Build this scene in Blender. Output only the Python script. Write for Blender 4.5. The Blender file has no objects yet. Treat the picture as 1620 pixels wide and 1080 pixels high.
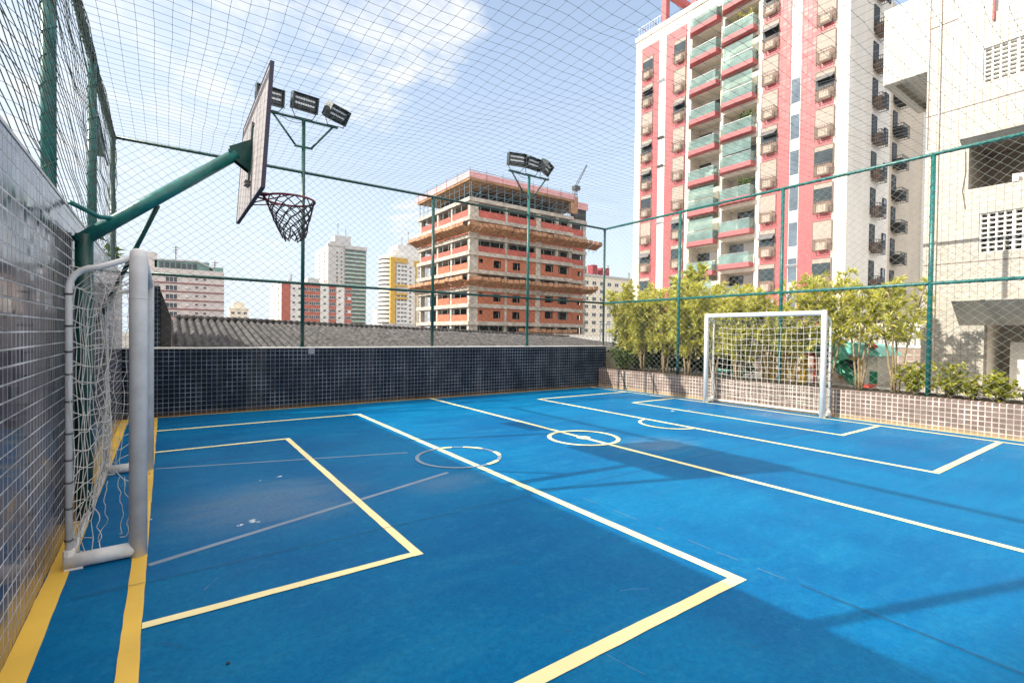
import bpy, math, random
import numpy as np
from mathutils import Vector, Matrix, noise as mnoise
C = bpy.context.scene
COL = C.collection
PI = math.pi

# ------------------------------------------------------------------ camera, sky, sun, exposure
F_PX, YAW, PITCH, ROLL = 778.49, 0.615046, -0.0146267, 0.0127410
f = Vector((math.sin(YAW)*math.cos(PITCH), math.cos(YAW)*math.cos(PITCH), math.sin(PITCH)))
r = Vector((math.cos(YAW), -math.sin(YAW), 0)); u = r.cross(f)
r2 = math.cos(ROLL)*r + math.sin(ROLL)*u; u2 = -math.sin(ROLL)*r + math.cos(ROLL)*u
cam = bpy.data.cameras.new('camera'); cam.sensor_width = 36; cam.lens = 36*F_PX/1620
cam.clip_start = .05; cam.clip_end = 6000
co = bpy.data.objects.new('camera', cam); COL.objects.link(co)
co.matrix_world = Matrix(((r2.x,u2.x,-f.x,0),(r2.y,u2.y,-f.y,0),(r2.z,u2.z,-f.z,1.5),(0,0,0,1)))
C.camera = co

SUN_DIR = Vector((-1.40, .48, 1.0)).normalized()      # towards the sun
SKY_STRENGTH, SUN_STRENGTH, EXPOSURE = .15, 4.2, .95
sl = bpy.data.lights.new('sun', 'SUN'); sl.energy = SUN_STRENGTH; sl.angle = math.radians(.55); sl.color = (1, .94, .80)
so = bpy.data.objects.new('sun', sl); COL.objects.link(so)
so.rotation_euler = SUN_DIR.to_track_quat('Z', 'Y').to_euler(); so.location = (-30, 10, 30)

W = bpy.data.worlds.new('World'); C.world = W; W.use_nodes = True
nt = W.node_tree; nt.nodes.clear()
def N(t, typ, **kw):
    n = t.nodes.new(typ)
    for k, v in kw.items():
        if k.startswith('i_'):
            key = k[2:]; n.inputs[int(key) if key.isdigit() else key].default_value = v
        else: setattr(n, k, v)
    return n
def M_(t, op, a, b=None, c=None, clamp=False):
    n = t.nodes.new('ShaderNodeMath'); n.operation = op; n.use_clamp = clamp
    for i, x in enumerate((a, b, c)):
        if x is None: continue
        if hasattr(x, 'links'): t.links.new(x, n.inputs[i])
        else: n.inputs[i].default_value = x
    return n.outputs[0]
def V_(t, op, a, b=None):
    n = t.nodes.new('ShaderNodeVectorMath'); n.operation = op
    for i, x in enumerate((a, b)):
        if x is None: continue
        if hasattr(x, 'links'): t.links.new(x, n.inputs[i])
        else: n.inputs[i].default_value = x
    return n.outputs['Value'] if op in ('DOT_PRODUCT', 'LENGTH', 'DISTANCE') else n.outputs[0]
def MIX(t, fac, a, b):
    n = t.nodes.new('ShaderNodeMix'); n.data_type = 'RGBA'
    for i, x in ((0, fac), (6, a), (7, b)):
        if hasattr(x, 'links'): t.links.new(x, n.inputs[i])
        else: n.inputs[i].default_value = x if i == 0 else (*x[:3], 1)
    return n.outputs[2]
def RAMP(t, x, lo, hi, a=0., b=1.):
    n = t.nodes.new('ShaderNodeMapRange'); n.interpolation_type = 'SMOOTHSTEP'
    t.links.new(x, n.inputs[0])
    for i, v in enumerate((lo, hi, a, b)): n.inputs[i+1].default_value = v
    return n.outputs[0]

sky = N(nt, 'ShaderNodeTexSky', sky_type='NISHITA', sun_disc=False)
sky.sun_elevation = math.asin(SUN_DIR.z); sky.sun_rotation = math.atan2(SUN_DIR.x, SUN_DIR.y)
sky.air_density = 1.0; sky.dust_density = 1.2; sky.ozone_density = 1.0; sky.altitude = 10
geo = N(nt, 'ShaderNodeTexCoord'); dirv = geo.outputs['Generated']
sep = N(nt, 'ShaderNodeSeparateXYZ'); nt.links.new(dirv, sep.inputs[0])
zc = M_(nt, 'MAXIMUM', sep.outputs[2], .04)
cmb = N(nt, 'ShaderNodeCombineXYZ')
nt.links.new(M_(nt, 'DIVIDE', sep.outputs[0], zc), cmb.inputs[0]); nt.links.new(M_(nt, 'DIVIDE', sep.outputs[1], zc), cmb.inputs[1])
n1 = N(nt, 'ShaderNodeTexNoise', i_Scale=2.3, i_Detail=8., i_Roughness=.62, i_Distortion=.35); nt.links.new(cmb.outputs[0], n1.inputs['Vector']); n1.inputs['Scale'].default_value = 3.4
n2 = N(nt, 'ShaderNodeTexNoise', i_Scale=5.5, i_Detail=9., i_Roughness=.6); nt.links.new(dirv, n2.inputs['Vector'])
def blob(dx, dy, dz, inner, outer, k):
    d = Vector((dx, dy, dz)).normalized()
    return M_(nt, 'MULTIPLY', RAMP(nt, V_(nt, 'DOT_PRODUCT', dirv, tuple(d)), outer, inner), k)
def px_dir(x, y):
    return f + r2*((x-810)/F_PX) - u2*((y-540)/F_PX)
cl = None                                            # cloud banks stand at fixed directions of the sky
for (x, y, inn, out, k) in ((400, -30, .998, .975, .30), (560, 80, .9985, .984, .36), (690, 50, .9995, .993, .40), (655, 355, .9998, .9965, .36),
                            (240, 300, .99, .92, .20), (120, 60, .985, .95, .30)):
    b_ = blob(*px_dir(x, y), inn, out, k)
    cl = b_ if cl is None else M_(nt, 'MAXIMUM', cl, b_)
nz = M_(nt, 'ADD', M_(nt, 'MULTIPLY', n1.outputs[0], .62), M_(nt, 'MULTIPLY', n2.outputs[0], .38))
cm = RAMP(nt, M_(nt, 'ADD', nz, M_(nt, 'MULTIPLY', cl, .62)), .62, .88)
thin = RAMP(nt, nz, .36, .75, 0., .16)
west = RAMP(nt, V_(nt, 'DOT_PRODUCT', dirv, (-.75, .62, .22)), .25, .98, 0., .42)
hz = M_(nt, 'ADD', RAMP(nt, sep.outputs[2], .66, .02, .26, .78), west, clamp=True)
cover = M_(nt, 'MAXIMUM', hz, thin)
ctex = MIX(nt, cm, MIX(nt, cover, sky.outputs[0], (3.05, 3.42, 3.80)), (3.75, 3.8, 3.85))
# added fill light: unseen bright cloud overhead and behind the viewpoint, lifts the shade
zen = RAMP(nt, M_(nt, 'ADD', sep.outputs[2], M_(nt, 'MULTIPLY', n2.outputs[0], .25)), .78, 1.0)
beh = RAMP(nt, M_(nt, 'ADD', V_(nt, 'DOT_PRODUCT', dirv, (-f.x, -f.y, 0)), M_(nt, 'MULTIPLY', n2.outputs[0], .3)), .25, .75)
fill_bank = M_(nt, 'MULTIPLY', M_(nt, 'MAXIMUM', zen, beh), RAMP(nt, sep.outputs[2], .05, .3))
ctex = MIX(nt, fill_bank, ctex, (8.8, 8.2, 7.5))
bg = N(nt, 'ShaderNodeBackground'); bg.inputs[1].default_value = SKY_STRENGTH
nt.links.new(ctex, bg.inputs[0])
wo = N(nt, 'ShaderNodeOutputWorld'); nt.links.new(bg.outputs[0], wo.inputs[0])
C.view_settings.view_transform = 'Standard'; C.view_settings.look = 'None'
C.view_settings.exposure = EXPOSURE; C.view_settings.gamma = 1; C.view_settings.use_curve_mapping = False

# ------------------------------------------------------------------ materials
def new_mat(name):
    m = bpy.data.materials.new(name); m.use_nodes = True
    t = m.node_tree; p = t.nodes['Principled BSDF']
    return m, t, p
def mat(name, col, rough=.6, var=.12, scale=6., metal=0., bump=0., bscale=60., spec=.5, streak=0., trans=0., chips=None):
    m, t, p = new_mat(name)
    tc = N(t, 'ShaderNodeTexCoord')
    nz = N(t, 'ShaderNodeTexNoise', i_Scale=scale, i_Detail=6., i_Roughness=.65)
    if streak:
        mp = N(t, 'ShaderNodeMapping'); mp.inputs['Scale'].default_value = (1, 1, streak); t.links.new(tc.outputs['Object'], mp.inputs[0]); t.links.new(mp.outputs[0], nz.inputs['Vector'])
    else: t.links.new(tc.outputs['Object'], nz.inputs['Vector'])
    fac = RAMP(t, nz.outputs[0], .3, .7)
    c = Vector(col)
    cc = MIX(t, fac, tuple(c*(1-var)), tuple(c*(1+var)))
    if chips:                                        # chipped paint and rust with shapes of their own
        nc = N(t, 'ShaderNodeTexNoise', i_Scale=chips[0], i_Detail=7., i_Roughness=.7); t.links.new(tc.outputs['Object'], nc.inputs['Vector'])
        cc = MIX(t, RAMP(t, nc.outputs[0], chips[1], chips[1]+.03, 0., .85), cc, chips[2])
    t.links.new(cc, p.inputs['Base Color'])
    t.links.new(RAMP(t, nz.outputs[0], .25, .75, max(.02, rough-.08), min(1, rough+.08)), p.inputs['Roughness'])
    p.inputs['Metallic'].default_value = metal; p.inputs['Specular IOR Level'].default_value = spec
    if trans: p.inputs['Transmission Weight'].default_value = trans
    if bump:
        nb = N(t, 'ShaderNodeTexNoise', i_Scale=bscale, i_Detail=3.); t.links.new(tc.outputs['Object'], nb.inputs['Vector'])
        b = N(t, 'ShaderNodeBump', i_Strength=bump, i_Distance=.01); t.links.new(nb.outputs[0], b.inputs['Height']); t.links.new(b.outputs[0], p.inputs['Normal'])
    return m
def tile_mat(name, axis, pitch, col, grout, gw=.10, rough=.25, var=.35, nrm=.05, off=(0, 0), dirt=0., spec=.5, dirtcol=(.16, .10, .05), stain=0.):
    """square glazed tiles with grout; axis = the horizontal world axis of the wall (0 = x, 1 = y)"""
    m, t, p = new_mat(name)
    g = N(t, 'ShaderNodeNewGeometry'); s = N(t, 'ShaderNodeSeparateXYZ'); t.links.new(g.outputs['Position'], s.inputs[0])
    uu = M_(t, 'DIVIDE', M_(t, 'ADD', s.outputs[axis], off[0]), pitch); vv = M_(t, 'DIVIDE', M_(t, 'ADD', s.outputs[2], off[1]), pitch)
    def edge(x):
        fr = M_(t, 'FRACT', x); return M_(t, 'MINIMUM', fr, M_(t, 'SUBTRACT', 1., fr))
    e = M_(t, 'MINIMUM', edge(uu), edge(vv))
    cb = N(t, 'ShaderNodeCombineXYZ'); t.links.new(M_(t, 'FLOOR', uu), cb.inputs[0]); t.links.new(M_(t, 'FLOOR', vv), cb.inputs[1])
    wn = N(t, 'ShaderNodeTexWhiteNoise', noise_dimensions='3D'); t.links.new(cb.outputs[0], wn.inputs[0])
    # grout width and brightness wander: some joints are filled, some dark with dirt
    nzj = N(t, 'ShaderNodeTexNoise', i_Scale=2.2, i_Detail=6., i_Roughness=.7); t.links.new(g.outputs['Position'], nzj.inputs['Vector'])
    gwv = RAMP(t, nzj.outputs[0], .3, .7, gw*.36, gw*.62)
    fac = M_(t, 'LESS_THAN', e, gwv)
    c = Vector(col)
    tc = MIX(t, wn.outputs[0], tuple(c*(1-var)), tuple(c*(1+var)))
    gv = MIX(t, RAMP(t, nzj.outputs[0], .35, .7), tuple(Vector(grout)*.5), grout)
    cc = MIX(t, fac, tc, gv)
    if stain:
        mps = N(t, 'ShaderNodeMapping'); mps.inputs['Scale'].default_value = (2.2, 2.2, .22); t.links.new(g.outputs['Position'], mps.inputs[0])
        ns = N(t, 'ShaderNodeTexNoise', i_Scale=1.1, i_Detail=8., i_Roughness=.7); t.links.new(mps.outputs[0], ns.inputs['Vector'])
        cc = MIX(t, RAMP(t, ns.outputs[0], .45, .8, 0., stain), cc, (.45, .43, .42))
    if dirt:
        nd = N(t, 'ShaderNodeTexNoise', i_Scale=7., i_Detail=5.); t.links.new(g.outputs['Position'], nd.inputs['Vector'])
        d = M_(t, 'MULTIPLY', RAMP(t, M_(t, 'SUBTRACT', s.outputs[2], M_(t, 'MULTIPLY', nd.outputs[0], .12)), .05, -.05), dirt)
        cc = MIX(t, d, cc, dirtcol)
    t.links.new(cc, p.inputs['Base Color'])
    t.links.new(M_(t, 'ADD', M_(t, 'MULTIPLY', fac, .5), M_(t, 'ADD', M_(t, 'MULTIPLY', wn.outputs[0], .12), rough-.06)), p.inputs['Roughness'])
    p.inputs['Specular IOR Level'].default_value = spec
    # every tile sits a little out of true
    off_ = V_(t, 'MULTIPLY', V_(t, 'SUBTRACT', wn.outputs[1], (.5, .5, .5)), (nrm, nrm, nrm))
    b = N(t, 'ShaderNodeBump', i_Strength=.35, i_Distance=.003); t.links.new(RAMP(t, e, gw*.3, gw*.8), b.inputs['Height'])
    t.links.new(V_(t, 'NORMALIZE', V_(t, 'ADD', b.outputs[0], off_)), p.inputs['Normal'])
    return m
def leaf_mat(name, c1, c2, c3, trans=.35):
    m, t, p = new_mat(name)
    g = N(t, 'ShaderNodeNewGeometry'); rnd = g.outputs['Random Per Island']
    cr = N(t, 'ShaderNodeValToRGB'); t.links.new(rnd, cr.inputs[0])
    cr.color_ramp.elements[0].color = (*c1, 1); cr.color_ramp.elements[1].color = (*c3, 1)
    e = cr.color_ramp.elements.new(.5); e.color = (*c2, 1)
    t.links.new(cr.outputs[0], p.inputs['Base Color']); p.inputs['Roughness'].default_value = .45
    tr = N(t, 'ShaderNodeBsdfTranslucent'); t.links.new(cr.outputs[0], tr.inputs[0])
    mx = N(t, 'ShaderNodeMixShader'); mx.inputs[0].default_value = trans
    t.links.new(p.outputs[0], mx.inputs[1]); t.links.new(tr.outputs[0], mx.inputs[2])
    t.links.new(mx.outputs[0], t.nodes['Material Output'].inputs[0])
    return m
def glass_mat(name, col, rough=.08, spec=.9):
    return mat(name, col, rough, .25, .6, spec=spec)

def court_mat():
    m, t, p = new_mat('blue_court_paint')
    g = N(t, 'ShaderNodeNewGeometry'); pos = g.outputs['Position']
    def nz(scale, det=6., rough=.6, dist=0., vec=None):
        n = N(t, 'ShaderNodeTexNoise', i_Scale=scale, i_Detail=det, i_Roughness=rough, i_Distortion=dist); t.links.new(vec or pos, n.inputs['Vector']); return n.outputs[0]
    mp = N(t, 'ShaderNodeMapping'); mp.inputs['Scale'].default_value = (.5, 1.8, 1); mp.inputs['Rotation'].default_value = (0, 0, .25); t.links.new(pos, mp.inputs[0])
    a = nz(.55, 4.); b = nz(2.6, 9., .7, .6, mp.outputs[0]); c = nz(28., 5., .7); d = nz(140., 2.)
    col = MIX(t, RAMP(t, a, .35, .65), COURT_A, COURT_B)
    col = MIX(t, RAMP(t, b, .45, .78, 0., .42), col, COURT_W)                   # scuffed, chalky wear
    # worn patch in front of the near goal and chalk round the far one: dirt with a place of its own
    def patch(x, y, rx, ry, k, thr, hi, tex, tint):
        s = N(t, 'ShaderNodeVectorMath', operation='SUBTRACT'); t.links.new(pos, s.inputs[0]); s.inputs[1].default_value = (x, y, 0)
        s2 = V_(t, 'MULTIPLY', s.outputs[0], (1/rx, 1/ry, 0)); l = V_(t, 'LENGTH', s2)
        fall = RAMP(t, l, 1., .15)
        return MIX(t, M_(t, 'MULTIPLY', RAMP(t, M_(t, 'ADD', tex, M_(t, 'MULTIPLY', fall, .3)), thr, hi), M_(t, 'MULTIPLY', fall, k)), col, tint)
    col = patch(.75, 4.75, 1.35, 1.15, .5, .45, .85, b, (.16, .22, .30))
    col = patch(2.3, 4.4, .8, .5, .30, .5, .85, b, (.16, .22, .30))
    col = patch(5.6, 4.4, 1.1, .7, .40, .5, .85, b, (.17, .24, .31))
    col = patch(8.6, 6.2, 1.0, .55, .85, .86, .95, nz(6., 9., .75, 1.5, mp.outputs[0]), (.55, .65, .72))
    col = patch(9.6, 4.6, .8, 1.3, .35, .5, .9, b, (.22, .28, .33))
    col = patch(.62, 4.33, .17, .10, 1., .80, .84, nz(13., 5., .6), (.6, .68, .74))
    col = patch(.48, 4.30, .08, .05, 1., .80, .84, nz(23., 5., .6), (.6, .68, .74))
    col = patch(.98, 5.52, .06, .04, 1., .72, .78, nz(23., 5., .6), (.6, .68, .74))
    col = MIX(t, RAMP(t, c, .32, .62, .30, 0.), col, (.0, .045, .15))
    e2 = nz(11., 8., .72); col = MIX(t, RAMP(t, e2, .50, .72, 0., .22), col, (.03, .23, .40))
    g2 = nz(75., 3., .6); col = MIX(t, RAMP(t, g2, .55, .75, 0., .28), col, (.05, .26, .42))
    # fine specks of paint
    vo = N(t, 'ShaderNodeTexVoronoi', i_Scale=1.7, feature='F1'); t.links.new(pos, vo.inputs['Vector'])
    col = MIX(t, M_(t, 'LESS_THAN', vo.outputs[0], .016), col, (.6, .68, .74))
    t.links.new(col, p.inputs['Base Color'])
    t.links.new(RAMP(t, b, .3, .8, .34, .6), p.inputs['Roughness'])
    p.inputs['Specular IOR Level'].default_value = .05
    bm = N(t, 'ShaderNodeBump', i_Strength=.12, i_Distance=.004); t.links.new(M_(t, 'ADD', c, d), bm.inputs['Height']); t.links.new(bm.outputs[0], p.inputs['Normal'])
    return m
def line_mat(name, col, wear, sc=18.):
    m, t, p = new_mat(name)
    g = N(t, 'ShaderNodeNewGeometry'); pos = g.outputs['Position']
    n = N(t, 'ShaderNodeTexNoise', i_Scale=sc, i_Detail=8., i_Roughness=.75); t.links.new(pos, n.inputs['Vector'])
    n2 = N(t, 'ShaderNodeTexNoise', i_Scale=1.5, i_Detail=4.); t.links.new(pos, n2.inputs['Vector'])
    c = Vector(col)
    cc = MIX(t, RAMP(t, n2.outputs[0], .3, .7), tuple(c*.88), tuple(c*1.08))
    cc = MIX(t, RAMP(t, n.outputs[0], .62, .74, 0., wear), cc, (.08, .16, .28))
    t.links.new(cc, p.inputs['Base Color']); p.inputs['Roughness'].default_value = .5
    return m
COURT_A, COURT_B, COURT_W = (.0, .098, .262), (.0, .138, .318), (.028, .20, .33)

MT = {}
MT['court'] = court_mat()
MT['line'] = line_mat('pale_yellow_line_paint', (.88, .77, .40), .5)
MT['line_y'] = line_mat('yellow_line_paint', (.80, .50, .07), .6)
MT['line_g'] = line_mat('worn_grey_line_paint', (.17, .235, .33), .9, 4.)
MT['joint'] = mat('dark_joint', (.012, .03, .06), .8, .3)
MT['tile_left'] = tile_mat('dark_plum_tile_left', 1, .0785, (.072, .057, .072), (.66, .66, .67), .10, .14, .16, .028, (.005, .01), .55, .6)
MT['tile_back'] = tile_mat('dark_navy_tile_back', 0, .0800, (.003, .009, .021), (.25, .29, .34), .090, .45, .4, .02, (.02, 0), .35, .12, stain=.10)
MT['tile_right'] = tile_mat('brown_tile_planter', 1, .0800, (.165, .118, .105), (.66, .57, .50), .17, .38, .16, .03, (.01, .005), .55, .4, (.42, .30, .16))
MT['tile_far'] = tile_mat('brown_tile_far', 1, .16, (.30, .22, .19), (.6, .54, .48), .14, .4, .16, .03)
MT['cream_tile'] = tile_mat('cream_small_tile', 1, .11, (.43, .395, .35), (.31, .28, .25), .07, .40, .06, .015, (0, 0), 0, .4, stain=.32)
MT['coping'] = mat('pale_concrete_coping', (.62, .60, .57), .8, .15, 9.)
MT['green'] = mat('green_enamel', (.005, .118, .112), .36, .22, 14., chips=(30., .70, (.10, .07, .05)))
MT['green_dark'] = mat('dark_green_enamel', (.004, .055, .050), .32, .25, 14.)
MT['net_dark'] = mat('green_grey_cord', (.035, .055, .055), .7, .2)
MT['net_roof'] = mat('grey_roof_cord', (.10, .125, .14), .7, .2)
MT['net_right'] = mat('pale_cord', (.22, .25, .24), .7, .2)
MT['cord'] = mat('lashing_cord', (.03, .10, .085), .8, .4, 40.)
MT['white_paint'] = mat('white_painted_steel', (.70, .70, .69), .42, .06, 9., bump=.05, chips=(22., .70, (.28, .19, .12)))
MT['grey_paint'] = mat('worn_white_painted_steel', (.62, .62, .63), .42, .10, 7., bump=.06, chips=(16., .67, (.27, .22, .19)))
MT['goal_net'] = mat('dirty_white_net', (.62, .60, .56), .8, .15, 30.)
MT['black_net'] = mat('black_net_cord', (.045, .036, .042), .8, .3)
MT['rim'] = mat('faded_red_rim', (.19, .035, .045), .5, .35, 20.)
MT['board'] = mat('weathered_board', (.27, .25, .26), .7, .22, 10., streak=.12, bump=.1)
MT['board_edge'] = mat('navy_board_edge', (.018, .016, .045), .5, .3)
MT['steel_dark'] = mat('dark_steel', (.05, .055, .06), .45, .3)
MT['steel'] = mat('grey_steel', (.32, .33, .34), .4, .2, metal=.6)
MT['lamp_lens'] = mat('lamp_reflector', (.72, .74, .76), .25, .08)
MT['lamp_body'] = mat('lamp_body', (.035, .05, .055), .5, .3)
MT['white'] = mat('white_plaster', (.78, .76, .72), .8, .07, 3.)
MT['plate'] = mat('grey_plate', (.20, .22, .27), .6, .1)
MT['soil'] = mat('dark_soil', (.035, .026, .018), .95, .5, 20., bump=.8, bscale=30.)
MT['bark'] = mat('pale_bark', (.30, .22, .13), .85, .3, 25., bump=.5)
MT['bark_dark'] = mat('brown_bark', (.13, .095, .06), .85, .3, 25., bump=.5)
MT['leaf_y'] = leaf_mat('yellow_green_leaf', (.24, .28, .025), (.70, .66, .09), (.95, .91, .42), .52)
MT['leaf_g'] = leaf_mat('green_leaf', (.025, .065, .012), (.07, .15, .02), (.26, .30, .05))
MT['leaf_l'] = leaf_mat('lime_leaf', (.10, .15, .02), (.38, .40, .05), (.70, .64, .16), .45)
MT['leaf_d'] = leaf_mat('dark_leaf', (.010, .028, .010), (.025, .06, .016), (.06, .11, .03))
MT['concrete'] = mat('raw_concrete', (.40, .365, .325), .85, .28, 1.0)
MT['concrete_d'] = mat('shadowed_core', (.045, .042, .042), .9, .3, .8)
MT['brick'] = mat('orange_brick', (.37, .125, .072), .85, .16, .9)
MT['mesh_red'] = mat('red_safety_mesh', (.42, .105, .085), .85, .22, .7)
MT['mesh_pink'] = mat('pink_safety_mesh', (.60, .32, .34), .85, .15, .7)
MT['tray'] = mat('timber_tray', (.36, .19, .11), .85, .38, 1.3)
MT['tray_rib'] = mat('timber_tray_rib', (.30, .17, .085), .85, .28, .9)
MT['scaffold'] = mat('blue_scaffold', (.10, .17, .22), .6, .3, 1.)
MT['tower_cream'] = mat('tower_cream_tile', (.66, .60, .52), .6, .10, .9, streak=.12)
MT['tower_red'] = tile_mat('tower_rose_tile', 1, .34, (.34, .068, .080), (.42, .155, .155), .10, .5, .08, .01)
MT['tower_side'] = mat('tower_side_tile', (.56, .535, .50), .6, .09, .6, streak=.15)
MT['tower_beige'] = mat('tower_beige_tile', (.46, .40, .33), .7, .08, .5)
MT['rose'] = mat('rose_slab', (.36, .085, .095), .6, .12, 1.)
MT['glass_teal'] = glass_mat('teal_glass', (.20, .29, .28))
_t = MT['glass_teal'].node_tree; _tr = N(_t, 'ShaderNodeBsdfTransparent'); _tr.inputs[0].default_value = (.86, .95, .93, 1); _mx = N(_t, 'ShaderNodeMixShader'); _mx.inputs[0].default_value = .45
_t.links.new(_t.nodes['Principled BSDF'].outputs[0], _mx.inputs[1]); _t.links.new(_tr.outputs[0], _mx.inputs[2]); _t.links.new(_mx.outputs[0], _t.nodes['Material Output'].inputs[0])
MT['glass_dark'] = glass_mat('dark_glass', (.025, .035, .04))
MT['glass_blue'] = glass_mat('blue_glass', (.10, .13, .17))
MT['glass_sky'] = glass_mat('pale_glass', (.50, .56, .62))
MT['shutter'] = mat('taupe_shutter', (.30, .25, .22), .7, .12, 3.)
MT['awning'] = mat('grey_sash', (.13, .13, .14), .4, .2, 3.)
MT['cage'] = mat('brown_cage', (.17, .115, .095), .7, .25, 6.)
MT['cage_black'] = mat('black_cage', (.018, .02, .024), .6, .3, 6.)
MT['ac'] = mat('air_conditioner', (.52, .45, .38), .6, .2, 6.)
MT['roller'] = mat('cream_roller_blind', (.66, .58, .46), .8, .06, 3.)
MT['interior'] = mat('dim_interior', (.30, .26, .22), .9, .15, 2.)
MT['pink_wall'] = mat('pink_plaster', (.53, .50, .495), .8, .06, .2)
MT['band'] = mat('maroon_band', (.24, .10, .10), .8, .1)
MT['far_white'] = mat('far_white_plaster', (.62, .61, .60), .8, .06, .1)
MT['far_grey'] = mat('far_grey_plaster', (.43, .43, .44), .8, .08, .1)
MT['far_cream'] = mat('far_cream_plaster', (.68, .62, .52), .8, .08, .1)
MT['far_red'] = mat('far_red_brick', (.40, .13, .10), .8, .10, .3)
MT['far_yellow'] = mat('far_ochre', (.52, .33, .08), .8, .08, .2)
MT['far_win'] = mat('far_window_glass', (.06, .07, .085), .2, .4, .3)
MT['far_green'] = mat('far_green_glass', (.15, .27, .25), .25, .25, .3)
MT['tank_red'] = mat('maroon_tank', (.24, .04, .05), .7, .1)
MT['roof_tile'] = mat('weathered_roof_tile', (.050, .046, .047), .9, .85, 4.5, bump=.6, bscale=22.)
MT['ground'] = mat('city_ground', (.16, .15, .14), .9, .2, .05)
MT['paving'] = mat('pale_paving', (.42, .40, .37), .8, .15, 2.)
MT['play_green'] = mat('green_plastic', (.02, .24, .13), .4, .12, 5.)
MT['play_yellow'] = mat('yellow_plastic', (.70, .45, .04), .4, .12, 5.)
MT['play_red'] = mat('red_plastic', (.48, .05, .035), .4, .12, 5.)
MT['play_blue'] = mat('blue_plastic', (.03, .19, .50), .4, .12, 5.)
MT['play_teal'] = mat('teal_plastic', (.15, .52, .44), .45, .12, 5.)
MT['play_white'] = mat('cream_plastic', (.78, .74, .68), .5, .05, 5.)
MT['play_orange'] = mat('orange_plastic', (.60, .16, .04), .45, .1, 5.)
MT['lead'] = mat('dark_pebble', (.03, .025, .025), .7, .3)

# ------------------------------------------------------------------ builders
ORG = {}
class MB:
    """collects faces and links them as ONE mesh object"""
    def __init__(s): s.v = []; s.f = []; s.m = []; s.mats = []; s.cur = 0
    def use(s, key):
        if key not in s.mats: s.mats.append(key)
        s.cur = s.mats.index(key); return s
    def add(s, vs, fs):
        o = len(s.v); s.v += [tuple(p) for p in vs]; s.f += [tuple(i+o for i in q) for q in fs]; s.m += [s.cur]*len(fs); return s
    def box(s, x0, x1, y0, y1, z0, z1):
        return s.add([(x0,y0,z0),(x1,y0,z0),(x1,y1,z0),(x0,y1,z0),(x0,y0,z1),(x1,y0,z1),(x1,y1,z1),(x0,y1,z1)],
                     [(0,3,2,1),(4,5,6,7),(0,1,5,4),(1,2,6,5),(2,3,7,6),(3,0,4,7)])
    def obox(s, c, ax, ay, az):
        c, ax, ay, az = map(Vector, (c, ax, ay, az)); vs = []
        for k in (-1, 1):
            for (i, j) in ((-1,-1),(1,-1),(1,1),(-1,1)): vs.append(c+ax*i+ay*j+az*k)
        return s.add(vs, [(0,3,2,1),(4,5,6,7),(0,1,5,4),(1,2,6,5),(2,3,7,6),(3,0,4,7)])
    def prism(s, poly, z0, z1):
        n = len(poly); vs = [(x,y,z0) for x,y in poly]+[(x,y,z1) for x,y in poly]
        return s.add(vs, [tuple(range(n-1,-1,-1)), tuple(range(n,2*n))]+[(i,(i+1)%n,n+(i+1)%n,n+i) for i in range(n)])
    def extrude(s, poly3, d):
        n = len(poly3); d = Vector(d); a = [Vector(p) for p in poly3]; vs = a+[p+d for p in a]
        return s.add(vs, [tuple(range(n-1,-1,-1)), tuple(range(n,2*n))]+[(i,(i+1)%n,n+(i+1)%n,n+i) for i in range(n)])
    def tube(s, pts, rad, n=8, caps=True, closed=False):
        pts = [Vector(p) for p in pts]; k = len(pts)
        rads = rad if isinstance(rad, (list, tuple)) else [rad]*k
        tg = []
        for i in range(k):
            a = pts[(i-1) % k] if (i > 0 or closed) else pts[i]; b = pts[(i+1) % k] if (i < k-1 or closed) else pts[i]
            tg.append((b-a).normalized())
        ref = Vector((0,0,1)) if abs(tg[0].z) < .9 else Vector((1,0,0))
        nrm = tg[0].cross(ref).normalized(); vs = []
        for i in range(k):
            nrm = (nrm-tg[i]*nrm.dot(tg[i])).normalized(); bn = tg[i].cross(nrm)
            for j in range(n):
                a = 2*PI*j/n; vs.append(pts[i]+(nrm*math.cos(a)+bn*math.sin(a))*rads[i])
        fs = []
        for i in range(k if closed else k-1):
            i2 = (i+1) % k
            for j in range(n): fs.append((i*n+j, i*n+(j+1)%n, i2*n+(j+1)%n, i2*n+j))
        if caps and not closed: fs += [tuple(range(n-1,-1,-1)), tuple((k-1)*n+j for j in range(n))]
        return s.add(vs, fs)
    def build(s, name, key=None, parent=None, org=None, smooth=False):
        me = bpy.data.meshes.new(name)
        o0 = org if org is not None else ORG.get(parent.name if parent else None, (0,0,0))
        vs = [(x-o0[0], y-o0[1], z-o0[2]) for x,y,z in s.v]
        me.from_pydata(vs, [], s.f)
        if key is not None and not s.mats: me.materials.append(MT[key])
        for k in s.mats: me.materials.append(MT[k])
        if s.mats: me.polygons.foreach_set('material_index', s.m)
        if smooth: me.polygons.foreach_set('use_smooth', [True]*len(me.polygons))
        me.update()
        ob = bpy.data.objects.new(name, me); COL.objects.link(ob)
        if parent: ob.parent = parent; ORG[ob.name] = o0
        elif o0 != (0,0,0): ob.location = o0
        return ob
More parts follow.
